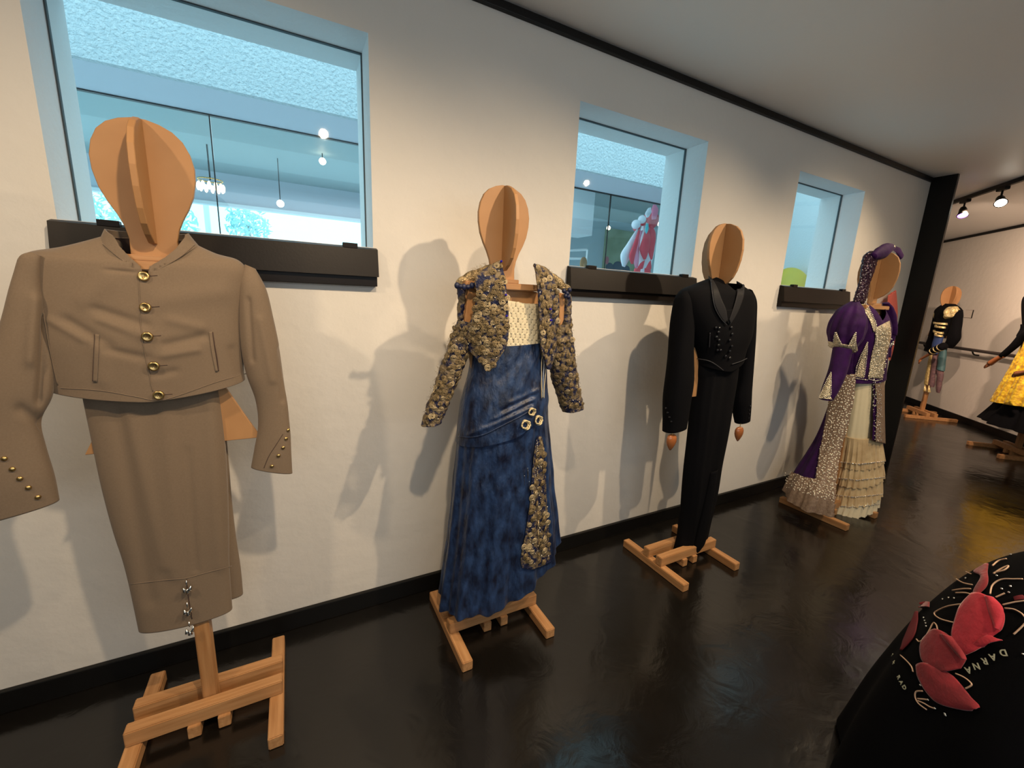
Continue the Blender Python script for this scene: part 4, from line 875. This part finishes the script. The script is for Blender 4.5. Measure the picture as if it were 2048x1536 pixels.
cv4 = root('coral_veil', F4['o'] + V((.1, .2, 1.5)), 'coral veil hanging against the wall between the purple dress and the black column', 'veil')
vl = Loft(fig(4.35, -.06), [((1776, 592), (1792, 580)), ((1772, 640), (1795, 630)), ((1768, 690), (1788, 690)), ((1766, 720), (1780, 722))], 60, 40, 2, .12, fold=vfold(.004, 7, grow=False)); vl.build('cloth', K['coral'], cv4)
obj('hook', tube([P(1790, 586, -.05), P(1790, 586, .0)], .004, 6), K['box'], cv4)

#--------------------------------------------------------------------- far wall: bullfighter suit
F5 = fig(8.42, .63, (-1, -1), (-1, 1))
stand(F5, 'wooden mannequin stand in the gold and black bullfighter suit by the far wall', w=.46, hip=False, arms=True, sbar=False, zt=1.93, footlen=.62)
s5 = root('jacket', F5['o'] + UP * 1.2, 'black bullfighter jacket with big gold shoulder pads', 'jacket')
g5 = lambda rows, nm, m, r=.6, dy=0, n=40, k=40, par=s5, fo=None, lab=None: Loft(F5, rows, n, k, 2.1, r, dy=dy, fold=fo or soft(.008, 12)).build(nm, m, par, .003, label=lab)
g5([((1886, 607), (1910, 608)), ((1868, 622), (1925, 622)), ((1868, 645), (1922, 645)), ((1866, 672), (1912, 672))], 'body', K['blackcloth'], .5)
g5([((1905, 622), (1926, 620)), ((1900, 650), (1924, 655)), ((1893, 676), (1920, 680)), ((1886, 690), (1906, 697))], 'sleeve', K['blackcloth'], .8, .02, lab='nearer sleeve of the black and gold jacket')
g5([((1866, 630), (1878, 625)), ((1858, 665), (1872, 670)), ((1847, 700), (1862, 704))], 'sleeve', K['blackcloth'], .8, .02, lab='farther sleeve of the black and gold jacket')
G5 = mat('bright_gold_lace', (.72, .52, .16, 1), .4, .5, bump=(60, 1, .01, 'noise'), var=(40, (.9, .8, .5, 1), 4, .2))
g5([((1898, 614), (1916, 613)), ((1888, 622), (1922, 622)), ((1886, 632), (1915, 634)), ((1892, 640), (1900, 638))], 'shoulder_pad', G5, 1, .06, fo=soft(.02, 20), lab='right gold shoulder pad in the photo')
g5([((1874, 618), (1880, 616)), ((1867, 628), (1882, 628)), ((1868, 636), (1876, 638))], 'shoulder_pad', G5, 1, .06)
for (a, b) in (((1866, 646), (1896, 648)), ((1868, 652), (1892, 655)), ((1866, 662), (1888, 666)), ((1868, 668), (1886, 672))):
    g5([((a[0], a[1] - 2), (b[0], b[1] - 2)), ((a[0], a[1] + 2), (b[0], b[1] + 2))], 'gold_braid', G5, .5, .10, 24, 4)
t5 = root('breeches', F5['o'] + UP * .8, 'blue, teal and mauve bullfighter breeches with gold tassels', 'trousers')
BL = mat('blue_sash', srgb(50, 70, 120), .6); TL = mat('teal_breeches', srgb(60, 95, 100), .6); MV = mat('mauve_stocking', srgb(110, 80, 80), .7, bump=(40, 1, .01, 'noise'), var=(40, srgb(80, 60, 70), 5, .2)); GS = mat('gold_side_stripe', srgb(150, 125, 75), .5, .4, bump=(60, 1, .01, 'noise'), var=(50, srgb(200, 180, 120), 5, .2))
g5([((1868, 670), (1888, 672)), ((1864, 690), (1882, 694)), ((1862, 706), (1876, 708))], 'sash', BL, .5, .08, par=t5)
g5([((1880, 690), (1896, 694)), ((1876, 715), (1893, 716)), ((1874, 738), (1890, 742))], 'breeches_leg', TL, .7, .03, par=t5)
g5([((1872, 738), (1888, 742)), ((1872, 760), (1886, 762)), ((1872, 784), (1880, 786))], 'stocking', MV, .6, .03, par=t5)
g5([((1864, 700), (1876, 702)), ((1860, 735), (1874, 738)), ((1856, 772), (1868, 774))], 'side_leg', MV, .6, .06, par=t5)
g5([((1861, 700), (1868, 700)), ((1853, 735), (1862, 738)), ((1848, 768), (1857, 770))], 'gold_stripe', GS, .6, .09, par=t5)
for (x, y) in ((1850, 775), (1858, 777)): obj('tassel', tube([PN(x, y - 6, F5['o'] + F5['fr'] * .1, F5['fr']), PN(x, y + 8, F5['o'] + F5['fr'] * .1, F5['fr'])], [.006, .022], 8), G5, t5, True)
# sleeve cuff and wooden hand resting forward
h5 = root('wooden_hand', PN(1850, 712, F5['o'] + F5['fr'] * .2, F5['fr']), 'wooden hand held forward below the dark gold-striped cuff of the bullfighter suit', 'hand')
def p5(x, y, d=.22): return PN(x, y, F5['o'] + F5['fr'] * d, F5['fr'])
obj('palm', tube([p5(1866, 704), p5(1852, 712), p5(1842, 718), p5(1838, 722)], [.022, .034, .030, .012], 10, n=10), K['hand'], h5, True)
for k in range(3): obj('finger', tube([p5(1846 - k * 2, 714 + k * 3), p5(1840 - k, 720 + k * 2.2), p5(1838 - k * .3, 726 + k * .8)], [.010, .007], 6), K['hand'], h5, True)
c5 = root('cuff_roll', p5(1878, 695), 'dark rolled cuff with pale stripes above the bullfighter hand', 'cuff')
obj('roll', tube([p5(1888, 692), p5(1874, 698), p5(1862, 704)], [.05, .042], 12, n=8), K['blackcloth'], c5, True)
for t_ in (.2, .5, .8): a = p5(1888 - 26 * t_, 692 + 12 * t_); b = p5(1888 - 26 * t_ - 2, 692 + 12 * t_ + 1); obj('stripe', tube([a, b], .052 - t_ * .008, 12), G5, c5, True)

#--------------------------------------------------------------------- far right: yellow lace skirt
F6 = fig(7.18, -.60, (-1, -1), (-1, 1))
stand(F6, 'wooden mannequin stand under the yellow lace skirt, cut by the right edge', w=.46, hip=False, arms=False, footlen=.6)
y6 = root('dress', F6['o'] + UP * .8, 'yellow lace skirt over a wide black underskirt, cut by the right edge', 'dress')
YL = mat('yellow_lace', srgb(238, 205, 40), .7, bump=(34, .8, .008, 'voronoi'), var=(26, srgb(180, 135, 8), 5, .12), sheen=.2)
def L6(rows, nm, m, r=.75, dy=0, n=150, k=70, fo=None, par=y6, lab=None, **kw):
    l = Loft(F6, rows, n, k, 2, r, dy=dy, fold=fo); l.build(nm, m, par, .003, label=lab, **kw); return l
L6([((2058, 640), (2125, 650)), ((2048, 690), (2130, 700)), ((2028, 730), (2142, 740)), ((2005, 770), (2155, 780)), ((1982, 806), (2170, 822))], 'lace_skirt', YL, fo=lambda u, t, p: vfold(.03, 11, .5)(u, t, p) + .02)
L6([((2060, 700), (2120, 710)), ((2022, 760), (2140, 780)), ((1992, 802), (2160, 825)), ((1950, 836), (2195, 880))], 'underskirt', K['blackcloth'], fo=vfold(.03, 9, .1))
L6([((2072, 572), (2098, 576)), ((2056, 584), (2114, 590)), ((2042, 600), (2126, 606)), ((2042, 640), (2125, 650)), ((2046, 690), (2126, 700))], 'bodice', K['blackcloth'], .5, n=60, k=40)
L6([((2040, 648), (2056, 652)), ((2032, 668), (2050, 676)), ((2030, 680), (2046, 684))], 'shawl_edge', K['blackcloth'], .6, .1, 40, 20, soft(.02, 20))
def p6(x, y, d=.15): return PN(x, y, F6['o'] + F6['fr'] * d, F6['fr'])
obj('sleeve', tube([p6(2070, 660), p6(2048, 672), p6(2028, 692), p6(2004, 712)], [.05, .03], 12, n=12), K['blackcloth'], y6, True)
for nm, pp, lab in (('wooden_hand', [(2008, 711), (1994, 718), (1980, 727), (1968, 735)], 'pale wooden hand reaching left from the black sleeve of the yellow dress'), ('wooden_hand', [(2060, 742), (2046, 746), (2034, 748), (2024, 752)], 'brown wooden hand in front of the yellow lace skirt')):
    dd = .15 if 'pale' in lab else .42
    hr = root(nm, p6(*pp[1], dd), lab, 'hand')
    obj('palm', tube([p6(*q, dd) for q in pp[:3]], [.022, .032], 10, n=8), K['hand'], hr, True)
    a, b = p6(*pp[2], dd), p6(*pp[3], dd)
    for k in range(4): o_ = UP * (.022 - k * .014); obj('finger', tube([a + o_, (a + b) / 2 + o_ * .9, b + o_ * .6 + (b - a) * (-.05 * abs(k - 1))], [.010, .006], 6), K['hand'], hr, True)

#--------------------------------------------------------------------- far wall: handrail, placard, track lights
hr_ = root('handrail', farp(1.0, .1, 1.05), 'dark handrail fixed along the far wall', 'rail')
obj('rail', tube([farp(-3.5, .09, 1.05), farp(2.6, .09, 1.05)], .022, 12), mat('dark_rail', (.06, .045, .04, 1), .35), hr_, True)
for s_ in (-2.8, -1.2, .35, 1.45): obj('bracket', tube([farp(s_, .09, 1.05), farp(s_, .06, .99), farp(s_, 0, .98)], .010, 8, n=8), K['black'], hr_, True)
q_ = PN(1938, 628, farp(0, 0, 0), N45); s0 = (q_ - farp(0, 0, 0)).dot(A45)
pl_ = root('wall_label', q_, 'small pale information card on the far wall beside the bullfighter suit', 'sign')
obj('card', farbox(s0 - .075, s0 + .075, 0, .006, q_.z - .055, q_.z + .055, .001), mat('card_paper', (.72, .66, .58, 1), .7), pl_)
obj('border', farbox(s0 - .079, s0 + .079, 0, .003, q_.z - .059, q_.z + .059, .001), mat('grey_border', (.25, .2, .17, 1), .6), pl_)
obj('edge', farbox(s0 - .082, s0 - .075, 0, .010, q_.z - .06, q_.z + .06, .001), K['black'], pl_)
tk = root('lighting_track', (6.05, -.1, HC), 'black ceiling lighting track in front of the far wall', 'track')
ta, tb = V((6.42, .255, HC - .02)), V((5.0, -1.12, HC - .02)); td = (tb - ta).normalized(); tn = V((-td.y, td.x, 0))
obj('rail', obox((ta + tb) / 2, (td, tn, UP), ((tb - ta).length / 2, .018, .018), .003), K['black'], tk)
def spot(x, y, label, col, s, aim):
    c = min((ta + (tb - ta) * k / 600 for k in range(601)), key=lambda q: abs(proj(q)[0] - x)); c = V((c.x, c.y, HC - .04))
    t = root('track_spotlight', c, label, 'spotlight', 'spotlights on the ceiling track')
    obj('adapter', obox(c - UP * .012, (td, tn, UP), (.055, .020, .014), .003), K['black'], t)
    e = c - UP * .10; obj('arm', tube([c - UP * .02, e], .008, 8), K['black'], t, True)
    d = V(aim).normalized()
    obj('lamp_housing', tube([e - d * .035, e - d * .01, e + d * .03, e + d * .062], [.020, .030, .034, .046], 16), K['black'], t, True)
    obj('lens', tube([e + d * .060, e + d * .066], [.040, .036], 16), emis('lens_' + str(s), col, s), t, True)
spot(1932, 388, 'purple-tinted track spotlight nearest the black column', (.45, .18, 1, 1), 5, (-.35, -.2, -.85))
spot(2008, 358, 'bright white track spotlight, second from the black column', (1, .9, .75, 1), 22, (-.62, -.30, -.62))

#--------------------------------------------------------------------- foreground: embroidered black cape
FG = fig(1.75, -1.98, (.2, -1), (-1, -.2))
cx, cy = 1.736, -1.772
cpz = root('embroidered_cape', (cx, cy, 0), 'black cape embroidered with red flowers and beads, in the bottom right corner', 'cape')
prof = [(1.10, .02), (1.095, .08), (1.07, .16), (1.02, .235), (.95, .30), (.86, .355), (.75, .40), (.62, .44), (.48, .47), (.3, .50), (.1, .52), (.02, .525)]
prof = [(z / 1.1 * .942, r * .66 * (1 + .21 * (1 - z / 1.1))) for z, r in prof]
pr = cr([V((z, r, 0)) for z, r in prof], 90); NN = 150
ringp = []
for j, q in enumerate(pr):
    t = j / 89; ringp.append([V((cx + math.cos(a) * rr, cy + math.sin(a) * rr, q.x)) for a in [2 * PI * k / NN for k in range(NN)] for rr in [q.y * (1 + .05 * t * t * math.sin(a * 9 + 1.5 * noise.noise(V((math.cos(a), math.sin(a), t)))))]])
flat = [p for r_ in ringp for p in r_]; fc = [(j * NN + i, (j + 1) * NN + i, (j + 1) * NN + (i + 1) % NN, j * NN + (i + 1) % NN) for j in range(89) for i in range(NN)]
bm = bmesh.new(); vs = [bm.verts.new(p) for p in flat]
for f in fc: bm.faces.new([vs[k] for k in f])
bm.faces.new(vs[:NN]); bmesh.ops.recalc_face_normals(bm, faces=bm.faces)
obj('cloth', bm, K['blackcloth'], cpz, True)
cb = BVHTree.FromPolygons(flat, fc)
RF1 = mat('red_satin_petals', srgb(170, 45, 55), .75, bump=(80, .6, .003, 'noise'), var=(25, srgb(120, 28, 36), 5, .25), sheen=.4)
RF2 = mat('bright_red_petals', srgb(215, 50, 68), .75, bump=(80, .6, .003, 'noise'), var=(22, srgb(170, 30, 46), 5, .25), sheen=.4)
DKR = mat('dark_red_petals', srgb(110, 25, 35), .8)
def flower(rows, m, off=.004, nm='petal', bul=.006): return drape(nm, cb, rows, m, cpz, off=off, th=.002, nu=14, nv=18, bulge=bul, wob=.001)
flower([((1948, 1190), (1970, 1192), (1990, 1200)), ((1925, 1215), (1965, 1210), (2010, 1222)), ((1912, 1250), (1960, 1245), (2014, 1240)), ((1908, 1275), (1950, 1275), (2008, 1262)), ((1920, 1298), (1950, 1300), (1990, 1275)), ((1937, 1312), (1960, 1305), (1985, 1288))], RF2, .007)
flower([((1978, 1198), (1995, 1200)), ((1985, 1225), (2014, 1222)), ((1995, 1250), (2012, 1250)), ((2000, 1262), (2006, 1264))], RF2, .012)
flower([((1950, 1296), (1985, 1272)), ((1960, 1300), (2000, 1280)), ((1975, 1296), (2011, 1283))], RF2, .009)
flower([((1862, 1265), (1880, 1262), (1895, 1268)), ((1845, 1285), (1880, 1280), (1920, 1290)), ((1843, 1310), (1885, 1305), (1930, 1312)), ((1852, 1328), (1885, 1328), (1935, 1320)), ((1880, 1345), (1900, 1345), (1925, 1338))], RF1)
flower([((1888, 1272), (1910, 1276)), ((1902, 1290), (1930, 1300)), ((1920, 1310), (1938, 1315)), ((1932, 1322), (1940, 1322))], RF1, .010)
flower([((1835, 1332), (1850, 1328), (1865, 1330)), ((1838, 1355), (1875, 1345), (1905, 1350)), ((1855, 1385), (1890, 1372), (1925, 1370)), ((1880, 1408), (1915, 1398), (1945, 1395)), ((1925, 1420), (1945, 1415), (1960, 1410)), ((1948, 1422), (1958, 1420), (1962, 1416))], RF1)
flower([((1832, 1228), (1840, 1225)), ((1822, 1252), (1838, 1250)), ((1810, 1280), (1830, 1278)), ((1804, 1303), (1808, 1303))], DKR, bul=.003)
flower([((1842, 1208), (1862, 1206)), ((1840, 1218), (1862, 1216))], RF1, bul=.003)
flower([((1972, 1132), (1980, 1130)), ((1950, 1145), (1978, 1145)), ((1965, 1155), (1980, 1160)), ((1952, 1180), (1976, 1175)), ((1948, 1192), (1962, 1190))], RF1, bul=.003)
flower([((2030, 1196), (2048, 1192)), ((2032, 1203), (2056, 1200))], DKR, bul=.002)
CR_ = mat('pale_soutache_cord', (.75, .50, .34, 1), .45, .2)
for pts in ([(1926, 1210), (1900, 1214), (1880, 1222), (1872, 1230), (1885, 1240), (1912, 1247)], [(1836, 1280), (1842, 1285), (1852, 1278), (1862, 1262), (1870, 1248), (1876, 1252), (1880, 1264), (1893, 1272)], [(1804, 1312), (1818, 1325), (1826, 1335), (1829, 1345)],
            [(1914, 1348), (1930, 1355), (1944, 1366), (1945, 1372), (1934, 1378)], [(1848, 1383), (1835, 1384), (1833, 1395), (1840, 1408), (1856, 1420)], [(1838, 1398), (1850, 1399), (1858, 1400)], [(1838, 1402), (1850, 1407), (1862, 1414), (1873, 1418)],
            [(1916, 1160), (1930, 1168), (1948, 1172)], [(1908, 1183), (1930, 1180), (1945, 1180)], [(1915, 1188), (1935, 1188), (1950, 1192)], [(1983, 1190), (1988, 1172), (2005, 1161), (2030, 1160), (2048, 1160)], [(2008, 1211), (2030, 1206), (2052, 1203)],
            [(2012, 1218), (2030, 1220), (2045, 1228), (2052, 1236)], [(1935, 1146), (1945, 1150)], [(1990, 1150), (2005, 1140), (2020, 1134), (2012, 1142), (1990, 1148)], [(1988, 1134), (2000, 1124), (2016, 1120)], [(1994, 1196), (2008, 1190), (2012, 1188)], [(2030, 1270), (2045, 1256), (2055, 1245)]):
    cord('soutache_cord', cb, pts, .0019, CR_, cpz, off=.004)
brm = proto('glass_bead', lambda: ball(.0034, 10, 6, sc=(1, .8, .8)), K['silver'])
for q in [(1888, 1200), (1900, 1197), (1911, 1198), (1926, 1210), (1996, 1153), (2023, 1174), (1934, 1158), (2006, 1179), (2020, 1186), (2024, 1111), (1843, 1371), (1858, 1400), (1872, 1417), (1892, 1428), (1893, 1431), (1850, 1237), (1852, 1243), (1854, 1248), (1855, 1254), (2048, 1309)]: stud('glass_bead', brm, cb, q, cpz, 1.0, .003)
# beaded letters, read from the other side
LET = mat('letter_beads', (.62, .62, .45, 1), .35, .3)
def letters(name, s, pix, size, upv):
    for chh, (x, y) in zip(s, pix):
        c = bpy.data.curves.new(name, 'FONT'); c.body = chh; c.size = size; c.extrude = .0006; c.align_x = 'CENTER'; c.align_y = 'CENTER'; c.offset = .0004
        tmp = bpy.data.objects.new(name, c); C.objects.link(tmp); dg = bpy.context.evaluated_depsgraph_get(); dg.update(); me = bpy.data.meshes.new_from_object(tmp.evaluated_get(dg)); bpy.data.objects.remove(tmp)
        p, nn = hit(cb, x, y); p2, _ = hit(cb, x + upv[0], y + upv[1]); u = (p2 - p); u -= nn * u.dot(nn); u.normalize(); r_ = u.cross(nn)
        o = bpy.data.objects.new(name, me); C.objects.link(o); me.materials.append(LET); o.parent = cpz
        o.matrix_local = Matrix.Translation(p + nn * .004 - wloc(cpz)) @ Matrix((r_, u, nn)).transposed().to_4x4()
letters('letter', 'DARNA', [(2009, 1306), (1988, 1315), (1972, 1323), (1955, 1333), (1939, 1341)], .020, (5, 12))
letters('letter', 'ANRAD', [(1788, 1311), (1790, 1327), (1800, 1356), (1805, 1366), (1811, 1376)], .015, (12, -8))
